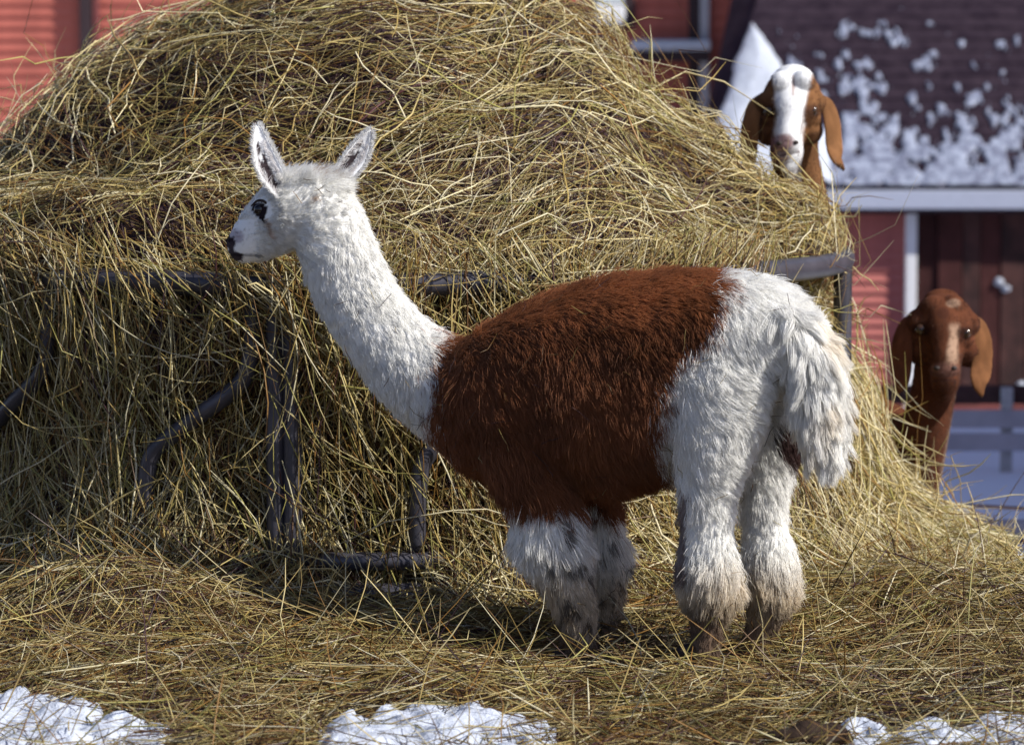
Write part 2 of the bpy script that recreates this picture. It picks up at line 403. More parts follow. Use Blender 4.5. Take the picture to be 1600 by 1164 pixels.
# ------------------------------------------------------------------ fence boards, sleepers, pipe panel between hay and shed
def board_fence():
    FY = 12.0; sc = (FY - CAM_Y) / FPX
    fx = lambda p: (p - 800) * sc
    fz = lambda p: float(W(800, p, FY)[2])
    g0 = float(ground_z(fx(1600), FY))
    r = empty('board_fence', (fx(1600), FY, g0)); tag(r, 'weathered grey board fence on snow in front of the shed', 'fence')
    for (a, b2) in ((640, 668), (676, 704)):
        boxobj('board', (fx(1180), fx(2100), FY - 0.03, FY, fz(b2), fz(a)), mat('pale_weathered_board', (0.40, 0.37, 0.40), 0.8, 0.2, var=0.2, nscale=3, bump=0.3), r, 0.006)
    for px in (1220, 1578, 1880):
        boxobj('post', (fx(px) - 0.035, fx(px) + 0.035, FY + 0.003, FY + 0.07, g0 - 0.3, fz(606)), mat('olive_post', (0.42, 0.40, 0.40), 0.9, 0.1, var=0.2), r, 0.008)
    boxobj('board', (fx(1180), fx(2100), FY + 0.103, FY + 0.13, fz(634), fz(604)), mat('dark_brown_board', (0.07, 0.038, 0.036), 0.9, 0.1, var=0.25), r, 0.006)
board_fence()
def sleepers():
    FY = 5.3; sc = (FY - CAM_Y) / FPX
    fx = lambda p: (p - 800) * sc
    fz = lambda p: float(W(800, p, FY)[2])
    for i, (a, b2, dy) in enumerate(((818, 846, 0.0), (847, 930, -0.03))):
        o = boxobj('timber_sleeper', (fx(1380), fx(1960), FY + dy, FY + dy + 0.16, fz(b2), fz(a)), M_greywood, None, 0.012)
        tag(o, ('upper' if i == 0 else 'lower') + ' of two stacked grey timber sleepers edging the snow behind the hay', 'timber', 'sleepers edging the snow')
sleepers()
def pipe_panel():
    FY = 4.6; r = empty('pipe_panel', W(1600, 880, FY)); tag(r, 'thin rusty pipe panel standing in front of the bright snow', 'pipe panel')
    lat = (0, 1, 0.01)
    def pipe(name, pts, rad):
        v, f = loft(pts, [rad] * len(pts), [rad] * len(pts), lat, 10); o = new_mesh(name, v, f, M_rust, smooth=True)
        o.parent = r; o.matrix_parent_inverse = Matrix.Translation(r.location).inverted()
    M_rust = mat('rusty_pipe', (0.12, 0.085, 0.085), 0.7, 0.3, var=0.3)
    pipe('rail', [W(1380, 781, FY), W(1500, 789, FY), W(1760, 803, FY)], 0.008)
    for px in (1400, 1520, 1660): pipe('upright', [W(px, 783 + (px - 1380) * 0.06, FY), W(px, 860, FY), W(px, 935, FY)], 0.009)
pipe_panel()

# ------------------------------------------------------------------ hay bale shape
BC = np.array([-0.44, 2.1]); RING = 1.5
profA = np.array([(0.01, 1.86), (0.35, 1.80), (0.56, 1.67), (0.77, 1.48), (0.99, 1.31), (1.20, 1.14), (1.45, 1.03), (1.55, 0.95), (1.53, 0.86), (1.45, 0.72), (1.40, 0.50), (1.42, 0.32), (1.48, 0.21), (1.57, 0.10), (1.76, 0.0), (1.95, -0.05)])
profB = np.array([(0.01, 1.86), (0.35, 1.80), (0.56, 1.67), (0.77, 1.49), (1.02, 1.31), (1.23, 1.14), (1.40, 1.01), (1.46, 0.95), (1.35, 0.87), (1.31, 0.74), (1.39, 0.60), (1.51, 0.45), (1.57, 0.26), (1.64, 0.12), (1.80, 0.0), (2.05, -0.08)])
def resample(pr, w, n):
    d = np.r_[0, np.cumsum(np.linalg.norm(np.diff(profA, axis=0), axis=1))]; d /= d[-1]
    s = np.linspace(0, 1, n)
    return np.stack([np.interp(s, d, pr[:, 0]), np.interp(s, d, pr[:, 1])], -1)
NT, NS = 300, 170
PA, PB = resample(profA, 0, NS), resample(profB, 0, NS)
th = np.linspace(-math.pi, math.pi, NT, endpoint=False)
def wB(t):
    dg = np.degrees((t + math.pi) % (2 * math.pi) - math.pi)
    return sstep(-62, -36, dg) * sstep(75, 40, dg)
w_ = wB(th)[:, None, None]
PR = PA[None] * (1 - w_) + PB[None] * w_
lf = (sstep(95, 150, np.abs(np.degrees(th))))[:, None] * sstep(1.02, 1.2, PR[..., 1]) * sstep(1.75, 1.35, PR[..., 1]); PR[..., 0] *= 1 + 0.075 * lf
HV = np.stack([BC[0] + PR[..., 0] * np.cos(th)[:, None], BC[1] + PR[..., 0] * np.sin(th)[:, None], PR[..., 1]], -1)
def grid_normals(H):
    dt = np.roll(H, -1, 0) - np.roll(H, 1, 0); ds = np.gradient(H, axis=1)
    n = np.cross(ds, dt); n = norm(n)
    flip = np.sign((n * np.stack([np.cos(th)[:, None] + 0 * H[..., 0], np.sin(th)[:, None] + 0 * H[..., 0], 0.6 + 0 * H[..., 0]], -1)).sum(-1, keepdims=True))
    return n * np.where(flip == 0, 1, flip)
HN = grid_normals(HV)
above = sstep(0.85, 1.15, HV[..., 2])
lump = 0.12 * fbm(HV * np.array([1.6, 1.6, 3.2]), 2, 61) + 0.04 * fbm(HV * np.array([5, 5, 9]), 2, 71) + 0.02 * fbm(HV * 16, 2, 81)
zz = (HV[..., 2] + 0.16 * fbm(HV * np.array([1.3, 1.3, 0.6]), 2, 66)) * 3.6
saw = zz - np.floor(zz); ledge = (saw ** 1.6 - 0.38) * 0.075 * sstep(1.0, 0.86, saw) * sstep(0.92, 1.05, HV[..., 2]) * sstep(1.75, 1.55, HV[..., 2])
ledge = ledge * (1 - sstep(110, 150, np.abs(np.degrees(th))))[:, None] * (0.35 + 0.9 * sstep(-0.3, 0.4, fbm(HV * 1.7, 2, 67)))
HV = HV + HN * (lump * (0.45 + 0.75 * above) + ledge)[..., None]
pxh, pyh = unproject(HV)
dent = np.zeros_like(pxh)
for (a_, b_) in ((125, 320), (690, 780)): dent = np.maximum(dent, sstep(a_ - 40, a_, pxh) * sstep(b_ + 40, b_, pxh))
dent_low = sstep(500, 540, pxh) * sstep(690, 650, pxh) * sstep(0.42, 0.28, HV[..., 2]) * sstep(-0.02, 0.06, HV[..., 2]) * (HV[..., 1] < BC[1])
dent = dent * sstep(0.74, 0.86, HV[..., 2]) * sstep(1.06, 0.98, HV[..., 2]) * (HV[..., 1] < BC[1])
HV = HV - HN * (0.09 * dent + 0.16 * dent_low)[..., None]
HN = grid_normals(HV)
hid = np.arange(NT * NS).reshape(NT, NS)
Fh = np.stack([hid, np.roll(hid, -1, 0)], -1)
Fh = np.stack([Fh[:, :-1, 0], Fh[:, :-1, 1], Fh[:, 1:, 1], Fh[:, 1:, 0]], -1).reshape(-1, 4)
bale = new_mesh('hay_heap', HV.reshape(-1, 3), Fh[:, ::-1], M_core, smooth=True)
tag(bale, 'big rounded heap of loose yellow hay filling and overflowing the ring feeder', 'hay')
LS = np.linalg.norm(np.diff(PA, axis=0), axis=1).sum()
def bale_at(t, s):
    ft = ((t + math.pi) / (2 * math.pi) % 1.0) * NT; fs = np.clip(s, 0, 1) * (NS - 1)
    i = np.floor(ft).astype(int) % NT; a = (ft - np.floor(ft))[..., None]; j = np.clip(np.floor(fs).astype(int), 0, NS - 2); c = (fs - j)[..., None]
    i2 = (i + 1) % NT
    q = lambda A: (A[i, j] * (1 - a) + A[i2, j] * a) * (1 - c) + (A[i, j + 1] * (1 - a) + A[i2, j + 1] * a) * c
    return q(HV), norm(q(HN))

PAL = np.array([lin(214, 198, 146), lin(200, 180, 118), lin(182, 158, 92), lin(228, 218, 184), lin(158, 135, 82), lin(146, 108, 52), lin(112, 78, 40), lin(168, 160, 92), lin(92, 58, 58), lin(70, 42, 50), lin(236, 226, 184)])
def straw_colors(n, wts):
    wts = np.array(wts, float); wts /= wts.sum()
    c = PAL[rng.choice(len(PAL), n, p=wts)]
    return c * rng.uniform(0.72, 1.12, (n, 1))
def straw_mesh(name, P, width, flat, cols, mat_, parent=None):
    """P: n x k x 3 centre lines -> one mesh of thin three-sided stalks"""
    n, k, _ = P.shape
    T = norm(np.gradient(P, axis=1))
    ref = norm(rng.normal(size=(n, 1, 3)))
    A = norm(np.cross(T, ref)); B = np.cross(T, A)
    tp = np.ones(k); tp[-1] = 0.35; tp[0] = 0.7
    V = []
    for j in range(3):
        an = 2 * math.pi * j / 3
        V.append(P + (A * math.cos(an) * width[:, None, None] + B * math.sin(an) * (width * flat)[:, None, None]) * tp[None, :, None])
    V = np.stack(V, 2)                                  # n,k,3,3
    base = np.arange(n * k * 3).reshape(n, k, 3)
    F = []
    for j in range(3):
        j2 = (j + 1) % 3
        F.append(np.stack([base[:, :-1, j], base[:, :-1, j2], base[:, 1:, j2], base[:, 1:, j]], -1).reshape(-1, 4))
    o = new_mesh(name, V.reshape(-1, 3), np.concatenate(F), mat_, parent, colors=np.repeat(cols, k * 3, axis=0))
    o['kind'] = 'stuff'
    return o
def bale_straws(n, t_rng, s_rng, offmax, fly=0.0, k=6, len_rng=(0.10, 0.42), wts=None, tuft=1, wid=(0.0011, 0.0025), hollow=False):
    t = rng.uniform(*t_rng, n); s = np.sqrt(rng.uniform(s_rng[0] ** 2, s_rng[1] ** 2, n)); tid = np.arange(n) // tuft
    if tuft > 1: t = t[tid] + rng.normal(0, 0.022, n); s = np.clip(s[tid] + rng.normal(0, 0.011, n), 0.02, 0.99)
    P0, _ = bale_at(t, s)
    if hollow:
        hk = rng.random(n) > 0.82 * sstep(0.05, -0.30, fbm(P0 * np.array([4.2, 4.2, 6.5]), 2, 151)); t, s, P0, tid = t[hk], s[hk], P0[hk], np.arange(hk.sum()) // tuft; n = len(t)
    steep = sstep(0.98, 0.80, P0[:, 2]); skirt = sstep(0.2, 0.05, P0[:, 2])
    coh = fbm(P0 * 2.6, 2, 91)
    base_ang = (1 - steep) * (coh * 1.6) + steep * (math.pi / 2 + coh * 1.15)
    ang = base_ang + (rng.normal(0, 0.42, n) + (rng.random(n) < 0.22) * rng.uniform(-1.5, 1.5, n))[tid] + (rng.normal(0, 0.22, n) if tuft > 1 else 0)
    ang = np.where(rng.random(n) < 0.5, ang, ang + math.pi)
    Ln = rng.uniform(*len_rng, n) * (0.75 + 0.5 * rng.random(n)) 
    off0 = rng.random(n) ** 1.3 * offmax
    curve = rng.normal(0, 0.9, n); kink = np.where(rng.random(n) < 0.3, rng.normal(0, 0.8, n), 0); kpos = rng.integers(1, k, n)
    lift = rng.normal(0, 0.05, n) + np.where(rng.random(n) < fly, rng.uniform(0.1, 0.7, n), 0)
    PP = np.empty((n, k, 3)); step = Ln / (k - 1); a = ang.copy(); tt, ss = t.copy(), s.copy(); o = off0.copy()
    for q in range(k):
        p, nn = bale_at(tt, ss)
        PP[:, q] = p + nn * (o + 0.004)[:, None]
        a = a + curve * step + np.where(kpos == q, kink, 0)
        r = np.maximum(np.hypot(p[:, 0] - BC[0], p[:, 1] - BC[1]), 0.25)
        tt = tt + np.cos(a) * step / r; ss = np.clip(ss + np.sin(a) * step / LS, 0.01, 0.995)
        o = np.maximum(o + lift * step, 0.0)
    # straighten: real stalks are stiff, so blend towards the chord
    f = np.linspace(0, 1, k)[None, :, None]
    chord = PP[:, :1] * (1 - f) + PP[:, -1:] * f
    st = rng.uniform(0.0, 0.75, n)[:, None, None]
    bulge = (PP - chord)
    PP = PP - bulge * st + norm(PP.mean(1, keepdims=True) - np.array([BC[0], BC[1], 0.3])) * (st * 0.012)
    PP = PP + rng.normal(0, 0.0016, PP.shape)
    w = rng.uniform(*wid, n) * np.where(rng.random(n) < 0.12, 1.7, 1.0)
    return PP, w, rng.uniform(0.35, 1.0, n), straw_colors(n, wts)
FR = (math.radians(-205), math.radians(25))
GRD = (2, 3, 4, 1, 4, 5, 4, 2, 2, 1, 0.5)
DK = (1, 1, 2, 0, 3, 5, 5, 1, 5, 4, 0); MID = (4, 5, 5, 2, 4, 4, 2, 3, 1, 0.5, 1); PALE = (6, 5, 3, 6, 2, 2, 1, 4, 0.4, 0.2, 4)  # dark set: shadow tone painted into the violet-brown lower stalks
def hanging_straws(n):
    """hay spilling out over the rails and hanging down outside the ring"""
    t = rng.uniform(math.radians(-200), math.radians(-40), n); z0 = np.where(rng.random(n) < 0.35, rng.uniform(0.86, 1.06, n), rng.uniform(0.12, 1.04, n))
    k = 6; Ln = rng.uniform(0.14, 0.5, n); a = rng.normal(0, 0.38, n) + 1.1 * fbm(np.stack([t * 4, z0 * 3, 0 * t], -1), 2, 131)
    r = 1.50 + rng.uniform(-0.05, 0.065, n) + np.where(z0 > 0.82, rng.uniform(0, 0.045, n), 0)
    P = np.empty((n, k, 3)); z = z0.copy(); step = Ln / (k - 1); cv = rng.normal(0, 1.1, n); kk = np.where(rng.random(n) < 0.3, rng.normal(0, 0.7, n), 0); kp = rng.integers(1, k, n)
    dr = rng.normal(0.0, 0.10, n)
    for q in range(k):
        P[:, q] = np.stack([BC[0] + r * np.cos(t), BC[1] + r * np.sin(t), z], -1)
        a = a + cv * step + np.where(kp == q, kk, 0)
        t = t + np.sin(a) * step / r; z = np.maximum(z - np.cos(a) * step, 0.01); r = r + dr * step
    px, py = unproject(P.mean(1))
    clear = np.zeros(n)
    for pts in (((130, 452), (310, 458), 24), ((75, 450), (75, 550), 20), ((75, 555), (0, 640), 22), ((398, 500), (385, 585), 20), ((385, 585), (230, 700), 30), ((222, 700), (208, 800), 24), ((436, 545), (436, 830), 30), ((690, 468), (790, 472), 22), ((545, 868), (650, 868), 24), ((646, 730), (640, 850), 22), ((470, 960), (640, 968), 30)):
        A, B, rad = np.array(pts[0], float), np.array(pts[1], float), pts[2]
        for q in range(k):
            p = np.stack(unproject(P[:, q]), -1); u = np.clip(((p - A) @ (B - A)) / ((B - A) @ (B - A)), 0, 1)
            dd = np.linalg.norm(p - (A + u[:, None] * (B - A)), axis=1)
            clear = np.maximum(clear, (dd < rad * 0.9) * (0.95 if abs(B[0] - A[0]) > 40 and abs(B[1] - A[1]) > 40 else 0.70))
    patch = sstep(-0.35, 0.35, fbm(np.stack([px / 130, py / 170, 0 * px], -1), 2, 141))
    low = sstep(0.50, 0.75, P[:, 0, 2])
    keep = rng.random(n) > np.maximum(clear, (1 - patch) * (0.85 - 0.5 * low))
    keep &= ~((px < 420) & (py > 600) & (py < 780) & (rng.random(n) < 0.5))
    P = P[keep]; n = len(P)
    return P, rng.uniform(0.0013, 0.0027, n), rng.uniform(0.35, 1, n), straw_colors(n, MID)
_sc = straw_colors
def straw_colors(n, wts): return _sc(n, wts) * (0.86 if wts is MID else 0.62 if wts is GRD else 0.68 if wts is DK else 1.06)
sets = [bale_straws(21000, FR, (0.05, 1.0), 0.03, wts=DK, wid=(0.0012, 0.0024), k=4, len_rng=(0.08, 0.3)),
        bale_straws(12000, FR, (0.05, 1.0), 0.055, wts=MID, wid=(0.0011, 0.0023), k=5, tuft=9, hollow=True),
        bale_straws(13000, FR, (0.05, 1.0), 0.075, wts=MID, wid=(0.0006, 0.0012), k=4, len_rng=(0.06, 0.26), fly=0.08, hollow=True),
        bale_straws(7500, FR, (0.08, 1.0), 0.095, fly=0.10, len_rng=(0.16, 0.48), wts=PALE, wid=(0.0012, 0.0026), tuft=3, hollow=True),
        bale_straws(4500, (math.radians(25), math.radians(155)), (0.03, 0.9), 0.06, fly=0.1, wts=MID, k=4),
        bale_straws(1800, FR, (0.05, 0.75), 0.07, fly=0.9, len_rng=(0.08, 0.28), wid=(0.0006, 0.0014), wts=MID),
        bale_straws(6000, (math.radians(-62), math.radians(40)), (0.55, 1.0), 0.08, fly=0.15, len_rng=(0.10, 0.34), wts=PALE, wid=(0.0009, 0.0022), k=5, tuft=5),
        hanging_straws(12000)]
for kk_ in (4, 5, 6):
    sub = [q for q in sets if q[0].shape[1] == kk_]
    straw_mesh({4: 'short_stalks', 5: 'hay_stalks', 6: 'long_stalks'}[kk_], *[np.concatenate([q[i] for q in sub]) for i in range(4)], M_straw, bale)

# ------------------------------------------------------------------ ring feeder
ring = empty('ring_feeder', (BC[0], BC[1], 0)); tag(ring, 'round galvanised steel tube hay feeder ring half buried in hay', 'feeder')
def rp(deg, z, r=RING): return np.array([BC[0] + r * math.cos(math.radians(deg)), BC[1] + r * math.sin(math.radians(deg)), z])
def deg_at(px):            # angle on the near side of the ring for a photo column
    best = min(np.linspace(-178, -2, 1500), key=lambda d: abs(unproject(rp(d, 0.5))[0] - px)); return best
def tube(name, pts, rad, closed=False):
    v, f = loft(pts, [rad] * len(pts), [rad] * len(pts), (0.13, 0.2, 0.97) if name.endswith('rail') else (0.97, 0.2, 0.02), 12)
    o = new_mesh(name, v, f, M_steel, smooth=True); o.parent = ring; o.matrix_parent_inverse = Matrix.Translation(ring.location).inverted(); return o
def arc(z, a0, a1, r=RING, n=25): return [rp(a, z, r) for a in np.linspace(a0, a1, n)]
A0 = deg_at(444)
for a0 in (A0, A0 + 120, A0 + 240):
    tube('top_rail', arc(0.905, a0, a0 + 119.2), 0.036)
    tube('middle_rail', arc(0.13, a0 + 0.5, a0 + 118.8), 0.026)
    tube('bottom_rail', arc(0.035, a0, a0 + 119.2), 0.034)
    for e in (0.9, 119.1): tube('end_post', [rp(a0 + e, 0.04), rp(a0 + e, 0.45), rp(a0 + e, 0.9)], 0.027)
tube('end_post', [rp(-9, 0.04), rp(-9, 0.45), rp(-9, 0.9)], 0.03)
for px in (-190, 78, 395, 830, 1080):
    d = deg_at(px); sh = 12.5
    d2 = max(d - sh, -178)
    tube('slant_bar', [rp(d, 0.9), rp(d, 0.78), rp(d - 0.3, 0.69), rp(d - 1.6, 0.62), rp(d - sh * 0.5, 0.53), rp(d2 + 1.6, 0.44), rp(d2 + 0.3, 0.375), rp(d2, 0.28), rp(d2, 0.18)], 0.025)

# ------------------------------------------------------------------ loose hay on the ground
def ground_straws(n, xr, yr, offmax, len_rng, fly, wts, ypow=1.0, mask=None, wid=(0.0011, 0.0024)):
    X = rng.uniform(*xr, n); Y = yr[0] + (yr[1] - yr[0]) * rng.random(n) ** ypow
    if mask is not None:
        kx = mask(X, Y); X, Y = X[kx], Y[kx]; n = len(X)
    k = 4; a = rng.uniform(0, 2 * math.pi, n); Ln = rng.uniform(*len_rng, n); step = Ln / (k - 1)
    o = rng.random(n) ** 1.6 * offmax; lift = rng.normal(0, 0.12, n) + np.where(rng.random(n) < fly, rng.uniform(0.2, 1.3, n), 0)
    cv = rng.normal(0, 1.6, n); kink = np.where(rng.random(n) < 0.3, rng.normal(0, 0.9, n), 0); kp = rng.integers(1, k, n)
    PP = np.empty((n, k, 3))
    for q in range(k):
        PP[:, q] = np.stack([X, Y, ground_z(X, Y) + np.maximum(o, 0.002)], -1)
        a = a + cv * step + np.where(kp == q, kink, 0)
        c = 1 / np.sqrt(1 + lift ** 2)
        X = X + np.cos(a) * step * c; Y = Y + np.sin(a) * step * c; o = o + lift * step * c
    return PP, rng.uniform(*wid, n), rng.uniform(0.35, 1, n), straw_colors(n, wts)
FEET_XY = [(0.165, -0.06), (0.22, 0.2), (0.45, -0.18), (0.55, 0.0)]
def snowfree(X, Y):
    px, py = unproject(np.stack([X, Y, ground_z(X, Y)], -1))
    s = np.zeros_like(px)
    foot = np.zeros(len(X), bool)
    for f_ in FEET_XY: foot |= (np.abs(X - f_[0]) < 0.10) & (Y > f_[1] - 0.42) & (Y < f_[1] + 0.1)
    foot &= rng.random(len(X)) < 0.6
    for (cx, cy, rx, ry) in SNOW: s = np.maximum(s, 1 - ((px - cx) / rx) ** 2 - ((py - cy) / ry) ** 2)
    return ((s < 0.05) | (rng.random(len(X)) < 0.28)) & ~foot
SNOW = [(45, 1146, 135, 46), (190, 1160, 65, 30), (635, 1147, 120, 44), (755, 1156, 105, 34), (560, 1172, 80, 34), (1350, 1158, 45, 22), (1440, 1164, 60, 22), (1570, 1152, 70, 32)]
gs = [ground_straws(15000, (-1.75, 1.9), (-1.6, 0.95), 0.04, (0.06, 0.30), 0.05, GRD, mask=snowfree),
      ground_straws(8000, (-1.75, 1.9), (-1.5, 0.9), 0.06, (0.06, 0.28), 0.16, MID, mask=snowfree),
      ground_straws(4500, (0.7, 2.4), (0.4, 1.9), 0.06, (0.08, 0.30), 0.10, MID),
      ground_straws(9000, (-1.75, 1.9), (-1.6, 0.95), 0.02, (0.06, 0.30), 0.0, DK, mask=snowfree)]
o = straw_mesh('loose_hay', np.concatenate([q[0] for q in gs]), np.concatenate([q[1] for q in gs]), np.concatenate([q[2] for q in gs]), np.concatenate([q[3] for q in gs]), M_straw)
tag(o, 'trampled loose hay spread over the ground around the feeder', 'hay', kind='stuff')

# ------------------------------------------------------------------ snow patches in front
def snow_patch(ells, label, seed):
    xs0 = min(e[0] - e[2] for e in ells) - 10; xs1 = max(e[0] + e[2] for e in ells) + 10
    X0 = W(xs0, 1164, -1.2)[0]; X1 = W(xs1, 1164, -1.2)[0]
    n1 = int((X1 - X0) / 0.006); n2 = 150
    XX, YY = np.meshgrid(np.linspace(X0, X1, n1), np.linspace(-1.75, -0.75, n2), indexing='ij')
    g = ground_z(XX, YY); px, py = unproject(np.stack([XX, YY, g], -1))
    m = -9 + 0 * px
    for (cx, cy, rx, ry) in ells: m = np.maximum(m, 1 - ((px - cx) / rx) ** 2 - (np.maximum(cy - py, 0) / ry) ** 2 - (np.maximum(py - cy, 0) / (ry * 3)) ** 2)
    Pn = np.stack([XX, YY, 0 * XX], -1)
    m = m + 1.3 * fbm(Pn * np.array([10, 7, 1]), 4, seed) 
    h = np.clip(m, 0, 1) ** 0.6 * 0.032 + 0.026 * np.clip(m * 3, 0, 1) * fbm(Pn * np.array([13, 9, 1]), 4, seed + 3)
    Z = np.where(m > 0, g + 0.012 + np.maximum(h, 0), g - 0.03)
    id_ = np.arange(n1 * n2).reshape(n1, n2)
    keep = (m[:-1, :-1] > 0) | (m[1:, :-1] > 0) | (m[1:, 1:] > 0) | (m[:-1, 1:] > 0)
    F = np.stack([id_[:-1, :-1], id_[1:, :-1], id_[1:, 1:], id_[:-1, 1:]], -1)[keep]
    used = np.unique(F); re = np.full(n1 * n2, -1); re[used] = np.arange(len(used))
    o = new_mesh('snow_patch', np.stack([XX, YY, Z], -1).reshape(-1, 3)[used], re[F], M_snow, smooth=True)
    tag(o, label, 'snow', 'old snow patches in front of the hay', kind='stuff')
snow_patch(SNOW[0:2], 'crusty snow patch at the left edge in front of the hay', 101)
snow_patch(SNOW[2:5], 'large lumpy snow patch below the middle of the hay', 111)
snow_patch(SNOW[5:8], 'broken snow patch beside the dark mud clod near the right corner', 121)
# mud clod
v, f = ball(W(1268, 1150, -1.22), 0.085, 28, 18, (1.2, 0.8, 0.30)); v = np.array(v); v = v + norm(v - v.mean(0)) * (0.035 * fbm(v * 22, 4, 8))[:, None]
o = new_mesh('mud_clod', v, f, M_mud, smooth=True); tag(o, 'dark brown mud clod next to the snow at the bottom', 'mud')

# ------------------------------------------------------------------ fur
def fur(name, body, parent, n, spec, k=5, guides=0.05, seed=1, density=None):
    r = np.random.default_rng(seed)
    me = body.data; me.calc_loop_triangles()
    tri = np.empty(len(me.loop_triangles) * 3, np.int32); me.loop_triangles.foreach_get('vertices', tri); tri = tri.reshape(-1, 3)
    V = verts_of(body); nv = np.empty(len(V) * 3, np.float32); me.vertices.foreach_get('normal', nv); nv = nv.reshape(-1, 3)
    a = np.linalg.norm(np.cross(V[tri[:, 1]] - V[tri[:, 0]], V[tri[:, 2]] - V[tri[:, 0]]), axis=1)
    if density is not None: a = a * density(V[tri].mean(1))
    ti = r.choice(len(tri), n, p=a / a.sum()); u = r.random((n, 2)); fl = u.sum(1) > 1; u[fl] = 1 - u[fl]
    bc = np.stack([1 - u.sum(1), u[:, 0], u[:, 1]], -1)
    R = (V[tri[ti]] * bc[..., None]).sum(1); Nn = norm((nv[tri[ti]] * bc[..., None]).sum(1))
    S = spec(R, Nn, r)                                  # length, flow, lift, color, clump, radius
    Ln = S['length'] * r.uniform(0.7, 1.2, n)
    flow = S['flow'] - Nn * (S['flow'] * Nn).sum(-1, keepdims=True)
    d = norm(Nn * S['lift'][:, None] + norm(flow) + r.normal(0, 1, (n, 3)) * (np.zeros(n) + S.get('messy', 0.18))[:, None])
    P = np.empty((n, k, 3)); P[:, 0] = R - Nn * 0.004; step = Ln / (k - 1)
    for q in range(1, k):
        P[:, q] = P[:, q - 1] + d * step[:, None]
        d = norm(d + norm(S['flow']) * 0.16 + np.array([0, 0, -0.10]) * S.get('droop', 1.0) + r.normal(0, 0.10, (n, 3)))
    ng = max(8, int(n * guides)); gi = r.choice(n, ng, replace=False)
    kd = kdtree.KDTree(ng)
    for q, i in enumerate(gi): kd.insert(R[i], q)
    kd.balance()
    near = np.fromiter((kd.find(p)[1] for p in R), np.int64, n); g = gi[near]
    for q in range(1, k):
        w = (S['clump'] * (q / (k - 1)) ** 0.9)[:, None]
        P[:, q] = P[:, q] * (1 - w) + P[g][:, q] * w
    shade = (0.86 + 0.24 * r.random(ng))[near]
    C = S['color'] * (shade * r.uniform(0.92, 1.06, n))[:, None]
    hc = bpy.data.hair_curves.new(name); hc.add_curves([k] * n)
    hc.attributes['position'].data.foreach_set('vector', P.astype(np.float32).ravel())
    rad = S['radius'][:, None] * np.array([1, 0.95, 0.85, 0.6, 0.15][:k])[None]
    ra = hc.attributes.get('radius') or hc.attributes.new('radius', 'FLOAT', 'POINT')
    ra.data.foreach_set('value', rad.astype(np.float32).ravel())
    ca = hc.attributes.new('coat', 'FLOAT_COLOR', 'CURVE'); c4 = np.ones((n, 4), np.float32); c4[:, :3] = np.clip(C, 0, 1)
    ca.data.foreach_set('color', c4.ravel())
    hc.materials.append(M_fur)
    o = bpy.data.objects.new(name, hc); COL.objects.link(o); o.parent = parent
    return o

# ------------------------------------------------------------------ llama
TA = math.tan(math.radians(20)); LEFT = np.array([-math.sin(math.radians(20)), -math.cos(math.radians(20)), 0.0])
def D(x): return np.where(np.asarray(x) > 690, (1000 - np.asarray(x, float)) / 600 * TA, 0.188 + (690 - np.asarray(x, float)) / 600 * 0.28)
def LP(rows, yoff=0.0):
    """rows of (px, py, half size across in px, half width in m)"""
    P = [W(r[0], r[1], float(D(r[0])) + yoff) for r in rows]
    return np.array(P), [r[3] for r in rows], [r[2] / 600 for r in rows]
def part(rows, yoff=0.0, lat=LEFT): 
    P, ra, rb = LP(rows, yoff); return loft(P, ra, rb, lat, 22)
llama_parts = [
    part([(705, 612, 82, .13), (750, 622, 112, .18), (830, 622, 145, .215), (930, 609, 164, .235), (1020, 585, 160, .23), (1100, 555, 136, .215), (1180, 536, 106, .19), (1235, 545, 72, .15), (1268, 565, 42, .09)]),
    part([(715, 618, 84, .13), (645, 570, 70, .105), (600, 525, 64, .092), (560, 470, 62, .085), (527, 395, 61, .08), (505, 340, 58, .078), (487, 312, 44, .07)]),
    part([(508, 325, 50, .074), (472, 325, 55, .078), (441, 339, 55, .072), (417, 356, 47, .058), (399, 369, 41, .05), (386, 380, 36, .046), (378, 386, 31, .041)]),
    part([(1120, 590, 86, .10), (1115, 670, 72, .095), (1108, 750, 47, .07), (1105, 820, 38, .055), (1106, 885, 45, .062), (1108, 930, 40, .058), (1105, 980, 25, .042), (1102, 1005, 23, .04), (1100, 1025, 20, .04)], -0.125),
    part([(1205, 590, 70, .10), (1210, 670, 48, .085), (1200, 740, 36, .066), (1195, 805, 31, .052), (1202, 875, 40, .06), (1204, 930, 36, .055), (1186, 988, 24, .042), (1168, 1035, 21, .04)], 0.10),
    part([(805, 640, 74, .105), (822, 725, 62, .098), (852, 790, 54, .08), (860, 842, 56, .075), (876, 892, 44, .06), (896, 945, 32, .046), (907, 1005, 26, .04), (910, 1030, 20, .036)], -0.125),
    part([(870, 680, 55, .09), (925, 780, 38, .07), (945, 840, 28, .06), (950, 900, 27, .055), (946, 955, 23, .045), (940, 1010, 20, .042)], 0.16),
]
llama = remeshed('llama', llama_parts, 0.0078, 16, M_skin)
tag(llama, 'white llama with a dark brown saddle coat standing in profile at the hay', 'llama')

